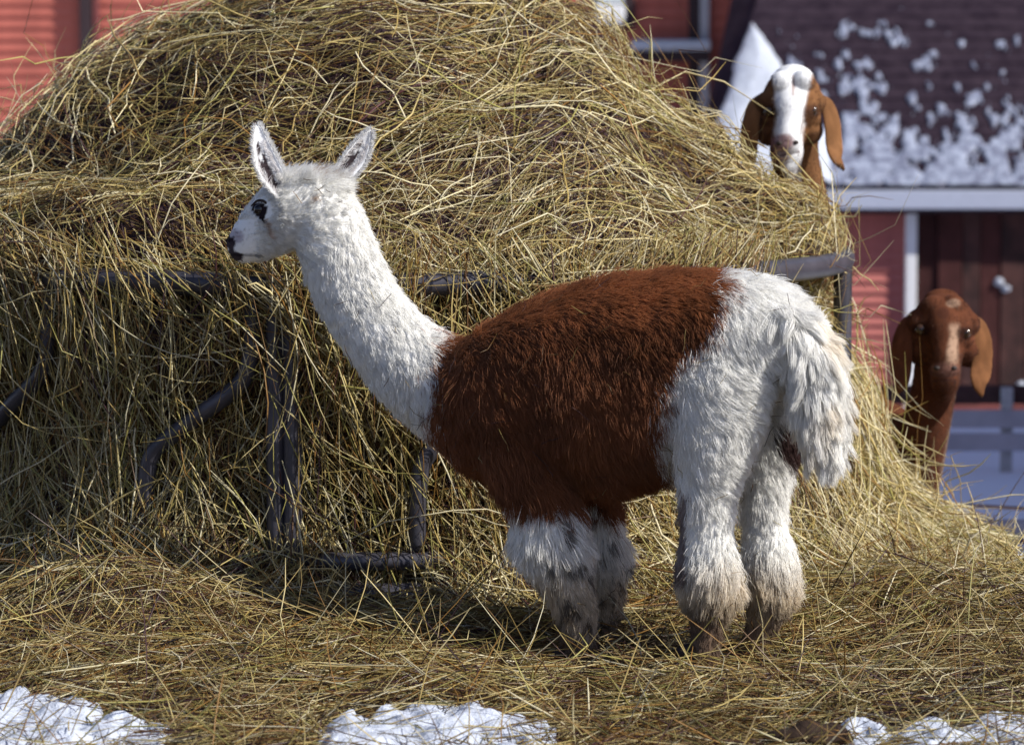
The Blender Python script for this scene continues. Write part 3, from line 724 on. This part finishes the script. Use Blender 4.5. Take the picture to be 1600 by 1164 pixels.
WHITE = np.array([0.92, 0.915, 0.89]); BROWN = np.array([0.235, 0.088, 0.036])
def coat_color(R, r=None):
    px, py = unproject(R)
    n1 = fbm(R * 14, 3, 201); n2 = fbm(R * 5, 3, 211); n3 = fbm(R * 30, 2, 221)
    jx = px + 22 * n1 + 16 * n3 + 12 * n2 + (0 if r is None else r.normal(0, 10, len(R))); jy = py + 14 * n2 + (0 if r is None else r.normal(0, 7, len(R)))
    front = np.interp(jy, [480, 510, 560, 610, 660, 700, 740, 790], [720, 694, 678, 671, 674, 684, 700, 720])
    back = np.interp(jy, [400, 440, 475, 530, 570, 590, 650, 700, 730, 760, 800], [1150, 1128, 1116, 1092, 1050, 1040, 1034, 1028, 1034, 1048, 1050])
    brown = (jx > front) & (jx < back) & (jy < 800 + 26 * n1 + 22 * n3)
    c = np.where(brown[:, None], BROWN * (1 + 0.45 * n2[:, None] + 0.3 * n1[:, None]), WHITE)
    top_highlight = brown & (jy < 505 - (jx - 950) * 0.06 + 20 * n2)  # top of the back: sun highlight painted as lighter brown
    c = np.where(top_highlight[:, None], np.array([0.33, 0.125, 0.05]) * (1 + 0.4 * n1[:, None]), c)
    # dusty cream on the legs, brown soil lower down
    cream = np.array([0.55, 0.42, 0.24]); soil = np.array([0.17, 0.115, 0.08])
    leg = ~brown
    f1 = sstep(850, 935, py + 26 * n2) * 0.8; f2 = sstep(925, 980, py + 26 * n1)
    fl = (px < 1000) & (py > 795); f1 = np.where(fl, sstep(825, 930, py + 60 * n2) * 0.7, f1); f2 = np.where(fl, sstep(915, 1010, py + 80 * n1 + 40 * n3), f2)
    for f, t in ((f1, cream), (f2, soil)):
        c = np.where(leg[:, None], c * (1 - f[:, None]) + t * f[:, None], c)
    mud = fl & (n3 > 0.22) & (px > 850); c = np.where((mud & leg)[:, None], c * 0.28 + soil * 0.2, c)
    fi = leg & (px > 1035) & (px < 1075) & (py > 765) & (py < 900); c = np.where(fi[:, None], c * np.array([0.42, 0.36, 0.36]), c)  # shade on the hind leg's left side painted into the coat
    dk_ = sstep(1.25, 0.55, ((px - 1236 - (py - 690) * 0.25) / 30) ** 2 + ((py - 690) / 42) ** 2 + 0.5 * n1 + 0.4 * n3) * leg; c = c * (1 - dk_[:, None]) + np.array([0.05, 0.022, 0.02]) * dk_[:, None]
    # face
    mz = (((px - 360) / 10) ** 2 + ((py - 380) / 9) ** 2 < 1 + 0.9 * n3) | (((px - 367) / 13) ** 2 + ((py - 401) / 11) ** 2 < 1 + 1.2 * n3); c = np.where(mz[:, None], np.array([0.06, 0.045, 0.052]), c)
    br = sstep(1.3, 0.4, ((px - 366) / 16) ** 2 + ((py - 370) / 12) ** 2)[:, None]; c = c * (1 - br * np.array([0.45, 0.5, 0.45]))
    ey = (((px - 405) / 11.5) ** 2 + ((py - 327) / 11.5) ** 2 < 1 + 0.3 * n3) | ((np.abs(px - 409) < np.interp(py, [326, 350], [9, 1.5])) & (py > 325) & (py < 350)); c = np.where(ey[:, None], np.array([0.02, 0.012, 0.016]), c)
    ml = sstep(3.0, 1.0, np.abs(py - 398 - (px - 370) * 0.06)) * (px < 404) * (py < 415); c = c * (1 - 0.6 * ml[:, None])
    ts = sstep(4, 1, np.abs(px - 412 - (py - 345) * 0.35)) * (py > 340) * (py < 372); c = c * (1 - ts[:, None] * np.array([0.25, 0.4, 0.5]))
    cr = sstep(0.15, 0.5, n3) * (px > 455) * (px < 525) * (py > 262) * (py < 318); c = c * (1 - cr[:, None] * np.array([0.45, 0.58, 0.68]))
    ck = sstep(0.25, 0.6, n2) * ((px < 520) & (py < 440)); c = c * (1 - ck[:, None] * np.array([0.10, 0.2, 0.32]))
    return c
def llama_fur(R, Nn, r):
    px, py = unproject(R); n = len(R)
    Ln = np.full(n, 0.052); lift = np.full(n, 0.42); clump = np.full(n, 0.5); rad = np.full(n, 0.00062)
    flow = np.tile(np.array([0.55, -0.15, -0.85]), (n, 1))
    neck = (px < 700); flow[neck] = [0.42, -0.1, -0.9]; Ln[neck] = 0.034; lift[neck] = 0.6
    head = (px < 545) & (py < 420) & (px - 450 < (420 - py) * 0.75 + 40)
    fc = sstep(470, 400, px) * head
    Ln = np.where(head, 0.030 * (1 - fc) + 0.019 * fc, Ln); lift = np.where(head, 0.6, lift)
    flow = np.where(head[:, None], np.array([0.8, 0.1, 0.12]), flow)
    top = head & (py < 290) & (px > 425); Ln = np.where(top, 0.06, Ln); lift = np.where(top, 0.8, lift)
    flow = np.where(top[:, None], np.array([0.7, -0.1, 0.35]), flow)
    bk = (sstep(0.25, 0.95, Nn[:, 2]) * ~neck * ~head)[:, None]; flow = norm(flow) * (1 - bk) + bk * np.array([0.85, -0.3, -0.2])
    haunch = px > 1040; Ln = np.where(haunch, 0.045, Ln)
    legs = py > 770; flow = np.where(legs[:, None], np.array([0.1, 0, -1.0]), flow)
    wool = (py > 800) & (py < 985); pk = np.where(px < 1000, np.exp(-((py - 845) / 36) ** 2), np.exp(-((py - 900) / 42) ** 2)); Ln = np.where(wool, np.where(px < 1000, 0.034, 0.026) + 0.030 * pk, Ln); lift = np.where(wool, 0.6, lift); clump = np.where(wool, 0.62, clump)
    low = py >= 955; Ln = np.where(low, np.where(px < 1000, 0.034, 0.022), Ln); lift = np.where(low, 0.35, lift)
    mz = (px < 395) & (py > 345) & head; Ln = np.where(mz, 0.009, Ln); rad = np.where(mz, 0.0007, rad)
    eye = ((px - 406) / 16) ** 2 + ((py - 329) / 17) ** 2 < 1; Ln = np.where(eye, 0.004, Ln)
    swirl = np.stack([fbm(R * 7, 2, 301), fbm(R * 7, 2, 302), fbm(R * 7, 2, 303)], -1)
    flow = norm(flow) + swirl * np.where(px > 690, 1.15, 0.8)[:, None]; Ln = Ln * (1 + 0.35 * fbm(R * 9, 2, 333))
    return dict(length=Ln, flow=flow, lift=lift, color=coat_color(R, r), clump=clump * r.uniform(0.7, 1.1, n).clip(0, 1), radius=rad, messy=np.where(top, 0.5, 0.27))
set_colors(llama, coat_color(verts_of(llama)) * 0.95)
def lock_fur(R, Nn, r):
    S = llama_fur(R, Nn, r); px, py = unproject(R)
    grow = np.where((px > 660), 1.35, 1.2); S['length'] = S['length'] * grow * np.where(px < 520, 0.75, 1); S['clump'] = np.full(len(R), 0.5); S['radius'] = S['radius'] * 1.0
    S['lift'] = S['lift'] * 0.95; S['color'] = S['color'] * r.uniform(0.85, 1.1, (len(R), 1)); S['messy'] = S['messy'] * 1.3
    return S
near_d = lambda P: np.where((P @ np.array([0, 1.0, 0])) < 0.12 + D(unproject(P)[0]), 1.0, 0.35) * np.where((unproject(P)[0] < 440) & (unproject(P)[1] < 440), 3.5, 1.0)
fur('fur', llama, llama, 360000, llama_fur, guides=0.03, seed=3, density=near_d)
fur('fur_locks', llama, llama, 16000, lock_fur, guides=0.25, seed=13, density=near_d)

# bits of chaff caught in the fleece
rc = np.random.default_rng(77); Vb = verts_of(llama); nvb = np.empty(len(Vb) * 3, np.float32); llama.data.vertices.foreach_get('normal', nvb); nvb = nvb.reshape(-1, 3)
pxb, pyb = unproject(Vb); ok_ = np.flatnonzero((nvb[:, 1] < 0.1) & (pxb > 440) & (pyb < 960)); sel = rc.choice(ok_, 130, replace=False)
dch = norm(np.cross(nvb[sel], rc.normal(size=(130, 3)))); Lc = rc.uniform(0.008, 0.035, 130)[:, None]
Pc = np.stack([Vb[sel] + nvb[sel] * rc.uniform(0.014, 0.03, 130)[:, None] + dch * Lc * t_ + nvb[sel] * 0.004 * abs(t_) for t_ in (-1, -0.3, 0.4, 1)], 1)
straw_mesh('chaff', Pc, rc.uniform(0.0006, 0.0012, 130), np.ones(130), straw_colors(130, DK) * 0.9, M_straw, llama)

# tail
tail = remeshed('tail', [part([(1215, 498, 20, .04), (1245, 520, 28, .055), (1270, 570, 32, .06), (1278, 630, 31, .055), (1283, 680, 23, .042), (1293, 712, 11, .02)], -0.085)], 0.010, 4, M_skin)
tail.parent = llama
set_colors(tail, np.tile(WHITE * 0.8, (len(tail.data.vertices), 1)))
def tail_fur(R, Nn, r):
    px, py = unproject(R); n = len(R); n2 = fbm(R * 12, 2, 7)
    c = np.tile(WHITE, (n, 1)) * (1 - 0.25 * sstep(0.1, 0.6, n2)[:, None] * np.array([0.3, 0.6, 1.0]))
    return dict(length=np.full(n, 0.085) * r.uniform(0.6, 1.25, n), flow=np.tile([0.12, -0.05, -1.0], (n, 1)) + 0.5 * np.stack([n2, 0 * n2, 0 * n2], -1), lift=np.full(n, 0.55), color=c, clump=np.full(n, 0.72), radius=np.full(n, 0.0007), messy=0.2)
fur('tail_fur', tail, tail, 30000, tail_fur, guides=0.012, seed=5)

# ears: cupped leaf shapes
def ear(name, base, tip, width, open_dir, cup, colfn, parent, m=M_skin, nu=24, nv=13, bend=0.0, round_tip=0.7, thick=0.007):
    base, tip = np.array(base), np.array(tip); ax = tip - base; L_ = np.linalg.norm(ax); ax = ax / L_
    od = np.array(open_dir, float); od = norm(od - ax * (od @ ax)); sd = np.cross(ax, od)
    V, C = [], []
    for i in range(nu):
        u = i / (nu - 1); wv = width * (0.55 + 0.55 * math.sin(math.pi * min(u * 0.9 + 0.05, 1)) ) * (1 - max(0, (u - 0.45) / 0.55) ** 2.2) ** round_tip + 0.001
        c = base + ax * L_ * u + sd * bend * math.sin(math.pi * u) 
        for j in range(nv):
            v = j / (nv - 1) * 2 - 1; an = v * cup
            V.append(c + sd * wv * math.sin(an) / max(math.sin(min(cup, 1.57)), 0.3) - od * wv * (math.cos(an) - math.cos(cup)) * 0.8)
            C.append(colfn(u, v))
    V = np.array(V); F = []
    for i in range(nu - 1):
        for j in range(nv - 1):
            a = i * nv + j; F.append((a, a + 1, a + nv + 1, a + nv))
    o = new_mesh(name, V, F, m, parent, smooth=True, colors=np.array(C))
    s = o.modifiers.new('thickness', 'SOLIDIFY'); s.thickness = thick; s.offset = 0
    return o
def llama_ear_col(u, v):
    n = float(vnoise(np.array([u * 9, v * 5, 2.0]), 5)) * 0.5 + float(vnoise(np.array([u * 24, v * 12, 5.0]), 6)) * 0.5
    d1 = 1 - ((u - 0.36) / 0.36) ** 2 - ((v + 0.10) / 0.66) ** 2 + 0.9 * n
    d2 = 1 - ((u - 0.74) / 0.10) ** 2 - ((v + 0.2) / 0.35) ** 2 + 0.7 * n
    k = float(np.clip(max(d1, d2) * 1.6, 0, 1))
    return tuple(np.array([0.72, 0.74, 0.78]) * (1 - k) + np.array([0.035, 0.026, 0.03]) * k)
yh = float(D(450))
e1 = ear('ear', W(458, 318, yh - 0.045), W(402, 196, yh - 0.07), 0.030, (0.55, -0.83, 0.1), 1.25, llama_ear_col, llama, bend=-0.022, nu=40, nv=21, round_tip=0.5)
e2 = ear('ear', W(516, 292, yh + 0.04), W(578, 204, yh + 0.06), 0.028, (0.45, -0.9, -0.3), 1.25, llama_ear_col, llama, bend=0.012, nu=40, nv=21, round_tip=0.6)
def ear_fur(R, Nn, r):
    n = len(R); b = (Nn @ np.array([0, 0, 0.0]))
    return dict(length=np.full(n, 0.009), flow=np.tile([0.0, 0, 1.0], (n, 1)), lift=np.full(n, 0.5), color=np.tile(WHITE, (n, 1)), clump=np.full(n, 0.4), radius=np.full(n, 0.0006))
def edge_fur(e, seed):
    # tufts along the rim
    V = verts_of(e).reshape(40, 21, 3); r = np.random.default_rng(seed)
    n = 1500; i = r.uniform(0, 38.9, n); side = r.integers(0, 2, n) * 20; a = np.floor(i).astype(int); f = (i - a)[:, None]
    R = V[a, side] * (1 - f) + V[a + 1, side] * f; cen = V[a, 10]; axd = norm(V[39, 10] - V[0, 10])
    d = norm(norm(R - cen) * 0.6 + axd * 0.7 + r.normal(0, 0.3, (n, 3)))
    P = R[:, None] + d[:, None] * (np.linspace(0, 1, 4)[None, :, None] * r.uniform(0.008, 0.02, n)[:, None, None])
    hc = bpy.data.hair_curves.new('ear_fringe'); hc.add_curves([4] * n)
    hc.attributes['position'].data.foreach_set('vector', P.astype(np.float32).ravel())
    ra = hc.attributes.get('radius') or hc.attributes.new('radius', 'FLOAT', 'POINT'); ra.data.foreach_set('value', np.tile(np.array([8, 7, 5, 1], np.float32) * 1e-4, n))
    ca = hc.attributes.new('coat', 'FLOAT_COLOR', 'CURVE'); ca.data.foreach_set('color', np.tile(np.array([0.8, 0.8, 0.8, 1], np.float32), n)); hc.materials.append(M_fur)
    o = bpy.data.objects.new('ear_fringe', hc); COL.objects.link(o); o.parent = e
def inner_fur(e, seed):
    V = verts_of(e).reshape(40, 21, 3); r = np.random.default_rng(seed); n = 420
    a = r.integers(2, 30, n); b_ = r.choice([2, 3, 4, 16, 17, 18], n); R = V[a, b_]; axd = norm(V[39, 10] - V[0, 10]); mid = V[a, 10]
    d = norm(norm(mid - R) * 0.5 + axd * 0.8 + np.array([0.1, -0.5, 0]) + r.normal(0, 0.25, (n, 3)))
    P = R[:, None] + d[:, None] * (np.linspace(0, 1, 4)[None, :, None] * r.uniform(0.012, 0.03, n)[:, None, None])
    hc = bpy.data.hair_curves.new('ear_hair'); hc.add_curves([4] * n)
    hc.attributes['position'].data.foreach_set('vector', P.astype(np.float32).ravel())
    ra = hc.attributes.get('radius') or hc.attributes.new('radius', 'FLOAT', 'POINT'); ra.data.foreach_set('value', np.tile(np.array([8, 7, 5, 1], np.float32) * 1e-4, n))
    ca = hc.attributes.new('coat', 'FLOAT_COLOR', 'CURVE'); ca.data.foreach_set('color', np.tile(np.array([0.8, 0.78, 0.78, 1], np.float32), n)); hc.materials.append(M_fur)
    o = bpy.data.objects.new('ear_hair', hc); COL.objects.link(o); o.parent = e
edge_fur(e1, 1); edge_fur(e2, 2); inner_fur(e1, 3); inner_fur(e2, 4)
v, f = ball(W(405, 328, float(D(406)) - 0.053), 0.0155, 20, 14, (0.95, 0.75, 0.95)); new_mesh('eye', v, f, M_eye, llama, smooth=True)
v, f = ball(W(412, 329, float(D(406)) + 0.056), 0.021, 20, 14, (0.9, 0.7, 1.0)); new_mesh('eye', v, f, M_eye, llama, smooth=True)
v, f = loft([W(393, 322, float(D(406)) - 0.055), W(402, 314, float(D(406)) - 0.066), W(413, 315, float(D(406)) - 0.068), W(421, 325, float(D(406)) - 0.062)], [0.002, 0.0035, 0.0035, 0.002], [0.002, 0.0035, 0.0035, 0.002], (0, 1, 0.01), 10); new_mesh('eyelid', v, f, M_hoof, llama, smooth=True)
for (px, py, yo) in ((1098, 1024, -0.10), (1164, 1040, 0.10), (906, 1026, -0.09), (938, 1016, 0.16)):
    for s in (-1, 1):
        v, f = ball(W(px - 15 - s * 3, py - 5, float(D(px)) + yo - s * 0.019), 0.03, 16, 12, (1.45, 0.58, 0.8)); new_mesh('hoof', v, f, M_hoof, llama, smooth=True)

# ------------------------------------------------------------------ goats
M_iris = mat('goat_iris', (0.045, 0.022, 0.010), 0.12, 0.6)
def goat(label, Y0, sc, head_rows, body_rows, legs, balls, ears, eyes, nostrils, colfn, earcol, voxel=0.0055):
    def pt(rows, lat=(1, 0, 0)): return loft([W(r[0], r[1], Y0 + r[2]) for r in rows], [r[3] * sc for r in rows], [r[4] * sc for r in rows], lat, 22)
    parts = [pt(head_rows)] + [pt(rows, la) for rows, la in body_rows] + [pt(rows, (1, 0.2, 0)) for rows in legs]
    for (px, py, dy, r) in balls: parts.append(ball(W(px, py, Y0 + dy), r * sc, 14, 10))
    g = remeshed('goat', parts, voxel, 6, M_goat); set_colors(g, colfn(verts_of(g)))
    tag(g, label, 'goat', 'goats behind the feeder')
    def gfur(R, Nn, r):
        n = len(R); px, py = unproject(R)
        return dict(length=np.full(n, 0.016), flow=np.tile([0.0, -0.25, -1.0], (n, 1)) + 0.6 * np.stack([fbm(R * 9, 2, 1), fbm(R * 9, 2, 2), 0 * px], -1), lift=np.full(n, 0.4), color=colfn(R, r) * r.uniform(0.88, 1.12, (n, 1)), clump=np.full(n, 0.2), radius=np.full(n, 0.00055), messy=0.12)
    head_only = lambda P: np.where(P[:, 1] < Y0 + 0.25, 1.0, 0.15)
    fur('fur', g, g, 100000, gfur, guides=0.2, seed=9, density=head_only)
    for rows, la, cf in ears:
        P = [W(r[0], r[1], Y0 + r[2]) for r in rows]
        e = remeshed('ear', [loft(P, [r[3] * sc for r in rows], [r[4] * sc for r in rows], la, 18)], 0.004, 3, M_goat); e.parent = g
        set_colors(e, cf(verts_of(e)))
        def efur(R, Nn, r):
            n = len(R); return dict(length=np.full(n, 0.009), flow=np.tile([0.0, -0.1, -1.0], (n, 1)), lift=np.full(n, 0.25), color=cf(R) * r.uniform(0.85, 1.15, (n, 1)), clump=np.full(n, 0.3), radius=np.full(n, 0.0006))
        fur('ear_fur', e, e, 7000, efur, guides=0.2, seed=4)
    for (px, py, dy, r) in eyes:
        v, f = ball(W(px, py, Y0 + dy), r * sc, 18, 12); o = new_mesh('eye', v, f, M_iris, g, smooth=True)
        v, f = ball(W(px, py, Y0 + dy - r * sc * 0.55), r * sc * 0.56, 14, 10, (1.2, 0.9, 0.75)); new_mesh('pupil', v, f, M_eye, o, smooth=True)
    for (px, py, dy, w, h) in nostrils:
        v, f = ball(W(px, py, Y0 + dy), sc, 14, 10, (w, 5, h)); new_mesh('nostril', v, f, M_hoof, g, smooth=True)
    return g
def jit(R, r, a): 
    px, py = unproject(R)
    if r is not None: px = px + r.normal(0, a, len(R)); py = py + r.normal(0, a, len(R))
    return px, py
TAN = np.array([0.165, 0.078, 0.034])
def gA_col(R, r=None):
    px, py = jit(R, r, 2.0); n1 = fbm(R * 22, 3, 400); n2 = fbm(R * 8, 2, 410)
    c = np.tile(TAN, (len(R), 1)) * (1 + 0.15 * n1 + 0.3 * n2)[:, None]; fr = R[:, 1] < 2.86
    mix = lambda k, t: c * (1 - k[:, None]) + np.array(t) * k[:, None]
    sh = sstep(1.6, 0.4, ((px - 1200) / 16) ** 2 + ((py - 200) / 45) ** 2) * fr; c = mix(sh * 0.5, (0.09, 0.035, 0.02))  # shaded left side of the face painted darker
    cx = np.interp(py, [115, 160, 200, 240, 300], [1238, 1236, 1232, 1233, 1240]); hw = np.interp(py, [108, 135, 170, 200, 225, 245, 275], [32, 29, 23, 22, 21, 19, 10])
    c = mix(sstep(4, -4, np.abs(px - cx) - hw + 5 * n1) * fr * (py < 285), np.array([0.72, 0.73, 0.75]))
    c = mix(sstep(1.5, 0.5, ((px - 1223) / 20) ** 2 + ((py - 222) / 12) ** 2 + 0.4 * n1) * fr * 0.85, (0.22, 0.10, 0.10))
    c = mix(sstep(1.4, 0.6, ((px - 1219) / 15) ** 2 + ((py - 244) / 12) ** 2 + 0.5 * n1) * fr * 0.7, (0.14, 0.05, 0.05))
    c = mix(sstep(2.6, 1.2, np.abs(py - 241 + 0.22 * (px - 1232))) * (np.abs(px - 1234) < 16) * fr * 0.85, (0.06, 0.025, 0.025))
    c = mix(sstep(2.5, 1.0, np.abs(px - 1239.5)) * (py < 150) * (py > 118) * fr * 0.7, (0.22, 0.09, 0.05))
    for ex, ey in ((1202, 175), (1270, 173)): c = mix(sstep(1.6, 0.3, ((px - ex) / 15) ** 2 + ((py - ey) / 10) ** 2) * fr * 0.75, (0.05, 0.02, 0.014))
    c = mix(((py > 262) & (np.abs(px - 1243) < 9) & (R[:, 1] < 3.0)) * 0.9, (0.65, 0.62, 0.6))
    return c
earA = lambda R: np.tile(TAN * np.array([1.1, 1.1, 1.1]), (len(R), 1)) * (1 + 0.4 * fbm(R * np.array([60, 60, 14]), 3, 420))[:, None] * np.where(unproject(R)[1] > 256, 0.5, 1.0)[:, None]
scA = (2.75 - CAM_Y) / FPX
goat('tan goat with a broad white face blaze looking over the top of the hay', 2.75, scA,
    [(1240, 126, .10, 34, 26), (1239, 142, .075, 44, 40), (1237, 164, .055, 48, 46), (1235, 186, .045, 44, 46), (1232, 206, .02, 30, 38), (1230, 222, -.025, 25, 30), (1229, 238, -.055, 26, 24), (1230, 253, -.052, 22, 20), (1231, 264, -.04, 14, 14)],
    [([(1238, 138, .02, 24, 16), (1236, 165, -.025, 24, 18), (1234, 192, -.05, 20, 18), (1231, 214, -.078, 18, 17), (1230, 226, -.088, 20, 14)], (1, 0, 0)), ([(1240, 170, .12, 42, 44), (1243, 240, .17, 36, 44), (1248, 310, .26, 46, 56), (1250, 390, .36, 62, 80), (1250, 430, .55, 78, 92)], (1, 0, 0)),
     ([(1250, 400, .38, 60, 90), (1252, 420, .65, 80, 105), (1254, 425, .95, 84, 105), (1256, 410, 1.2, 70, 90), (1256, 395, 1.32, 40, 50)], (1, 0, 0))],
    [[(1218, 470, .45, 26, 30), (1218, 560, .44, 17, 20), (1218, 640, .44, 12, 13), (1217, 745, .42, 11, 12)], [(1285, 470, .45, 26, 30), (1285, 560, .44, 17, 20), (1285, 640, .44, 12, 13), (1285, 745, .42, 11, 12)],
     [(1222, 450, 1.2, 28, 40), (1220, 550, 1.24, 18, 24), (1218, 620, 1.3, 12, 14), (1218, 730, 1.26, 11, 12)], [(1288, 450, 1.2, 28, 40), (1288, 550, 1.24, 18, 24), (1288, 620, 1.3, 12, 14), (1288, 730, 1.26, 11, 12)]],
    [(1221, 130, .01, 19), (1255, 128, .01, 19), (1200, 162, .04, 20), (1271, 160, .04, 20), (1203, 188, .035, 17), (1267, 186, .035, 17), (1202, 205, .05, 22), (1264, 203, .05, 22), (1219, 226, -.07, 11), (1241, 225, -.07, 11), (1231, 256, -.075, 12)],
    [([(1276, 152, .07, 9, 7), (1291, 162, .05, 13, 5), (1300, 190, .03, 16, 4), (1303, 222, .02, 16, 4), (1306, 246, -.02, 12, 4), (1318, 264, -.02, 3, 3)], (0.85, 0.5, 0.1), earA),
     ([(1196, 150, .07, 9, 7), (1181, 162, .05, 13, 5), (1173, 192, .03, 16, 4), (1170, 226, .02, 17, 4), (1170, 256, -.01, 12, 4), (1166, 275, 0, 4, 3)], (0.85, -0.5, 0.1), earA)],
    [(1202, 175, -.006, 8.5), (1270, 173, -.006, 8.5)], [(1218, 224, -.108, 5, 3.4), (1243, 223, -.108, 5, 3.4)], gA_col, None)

DBR = np.array([0.098, 0.034, 0.017])
def gB_col(R, r=None):
    px, py = jit(R, r, 2.0); n1 = fbm(R * 20, 3, 500); n2 = fbm(R * 7, 2, 510)
    c = np.tile(DBR, (len(R), 1)) * (1 + 0.12 * n1 + 0.3 * n2)[:, None]; fr = R[:, 1] < 2.76
    mix = lambda k, t: c * (1 - k[:, None]) + np.array(t) * k[:, None]
    c = mix(sstep(5, -4, np.abs(px - (1492 - (py - 500) * 0.07)) - 7 + 5 * n1) * sstep(500, 515, py) * sstep(582, 560, py) * fr * 0.75, (0.40, 0.27, 0.19))  # sun highlight on the right of the nose bridge, painted in
    c = mix(sstep(1.6, 0.4, ((px - 1490) / 11) ** 2 + ((py - 474) / 7) ** 2 + 0.5 * n1) * 0.7, (0.36, 0.24, 0.17))  # painted highlight on top of the head
    c = mix(sstep(1.5, 0.4, ((px - 1476) / 24) ** 2 + ((py - 578) / 12) ** 2 + 0.3 * n1) * fr * 0.8, (0.20, 0.10, 0.08))
    c = mix(sstep(2.6, 1.2, np.abs(py - 594 - 0.004 * (px - 1476) ** 2)) * (np.abs(px - 1476) < 19) * fr * 0.85, (0.03, 0.012, 0.012))
    c = mix(sstep(1.5, 0.5, ((px - 1474) / 10) ** 2 + ((py - 490) / 9) ** 2 + 0.4 * n1) * fr * 0.6, (0.04, 0.014, 0.01))
    for ex, ey in ((1439, 515), (1509, 520)): c = mix(sstep(1.6, 0.3, ((px - ex) / 15) ** 2 + ((py - ey) / 10) ** 2) * fr * 0.75, (0.025, 0.009, 0.007))
    c = mix(((py > 612) & (px > np.interp(py, [600, 780], [1497, 1462])) & (R[:, 1] < 3.0)) * 0.7, (0.36, 0.28, 0.22))
    return c
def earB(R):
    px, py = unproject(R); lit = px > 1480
    c = np.where(lit[:, None], np.array([0.15, 0.066, 0.029]), DBR * 1.1)  # sunlit ear coloured lighter, shaded ear darker
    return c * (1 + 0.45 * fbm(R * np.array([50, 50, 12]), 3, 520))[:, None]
scB = (2.65 - CAM_Y) / FPX
goat('dark brown goat with long drooping ears peering round the side of the hay', 2.65, scB,
    [(1472, 474, .10, 32, 24), (1473, 488, .075, 46, 38), (1474, 508, .055, 51, 46), (1475, 528, .045, 46, 47), (1476, 550, .02, 31, 40), (1477, 570, -.025, 24, 31), (1477, 588, -.055, 23, 26), (1476, 602, -.048, 21, 20), (1475, 612, -.035, 13, 14)],
    [([(1474, 482, .02, 24, 16), (1475, 508, -.025, 25, 18), (1476, 538, -.05, 21, 18), (1477, 562, -.078, 19, 17), (1477, 577, -.088, 21, 14)], (1, 0, 0)), ([(1470, 520, .13, 42, 44), (1462, 590, .15, 34, 44), (1445, 670, .17, 38, 48), (1418, 750, .25, 50, 62), (1390, 770, .4, 66, 80)], (1, 0.2, 0)),
     ([(1412, 730, .28, 56, 78), (1375, 715, .42, 66, 95), (1325, 700, .6, 72, 98), (1280, 690, .78, 62, 86), (1258, 680, .86, 40, 50)], (0.5, 0.8, 0))],
    [[(1425, 790, .3, 22, 26), (1428, 850, .3, 14, 16), (1428, 900, .3, 11, 12), (1428, 965, .29, 10, 11)], [(1385, 790, .5, 22, 26), (1386, 850, .5, 14, 16), (1386, 895, .5, 11, 12), (1386, 950, .49, 10, 11)],
     [(1300, 740, .66, 24, 32), (1300, 820, .66, 14, 18), (1298, 870, .68, 11, 12), (1298, 930, .66, 10, 11)], [(1275, 740, .86, 24, 32), (1275, 820, .86, 14, 18), (1272, 865, .88, 11, 12), (1272, 915, .86, 10, 11)]],
    [(1458, 482, .025, 21), (1489, 481, .025, 21), (1437, 502, .04, 21), (1511, 506, .04, 21), (1440, 529, .035, 18), (1508, 533, .035, 18), (1440, 546, .05, 24), (1511, 548, .05, 24), (1465, 577, -.07, 12), (1489, 577, -.07, 12), (1476, 606, -.06, 14)],
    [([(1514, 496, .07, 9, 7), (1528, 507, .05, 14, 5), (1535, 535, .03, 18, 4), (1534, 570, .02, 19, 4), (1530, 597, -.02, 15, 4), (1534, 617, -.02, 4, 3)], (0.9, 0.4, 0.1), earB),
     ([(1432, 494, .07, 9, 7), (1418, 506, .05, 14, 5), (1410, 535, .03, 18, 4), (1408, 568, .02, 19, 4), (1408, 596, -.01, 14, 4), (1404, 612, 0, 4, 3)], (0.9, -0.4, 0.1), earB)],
    [(1439, 515, -.010, 9), (1509, 520, -.010, 9)], [(1464, 575, -.108, 5.5, 3.8), (1490, 575, -.108, 5.5, 3.8)], gB_col, None)
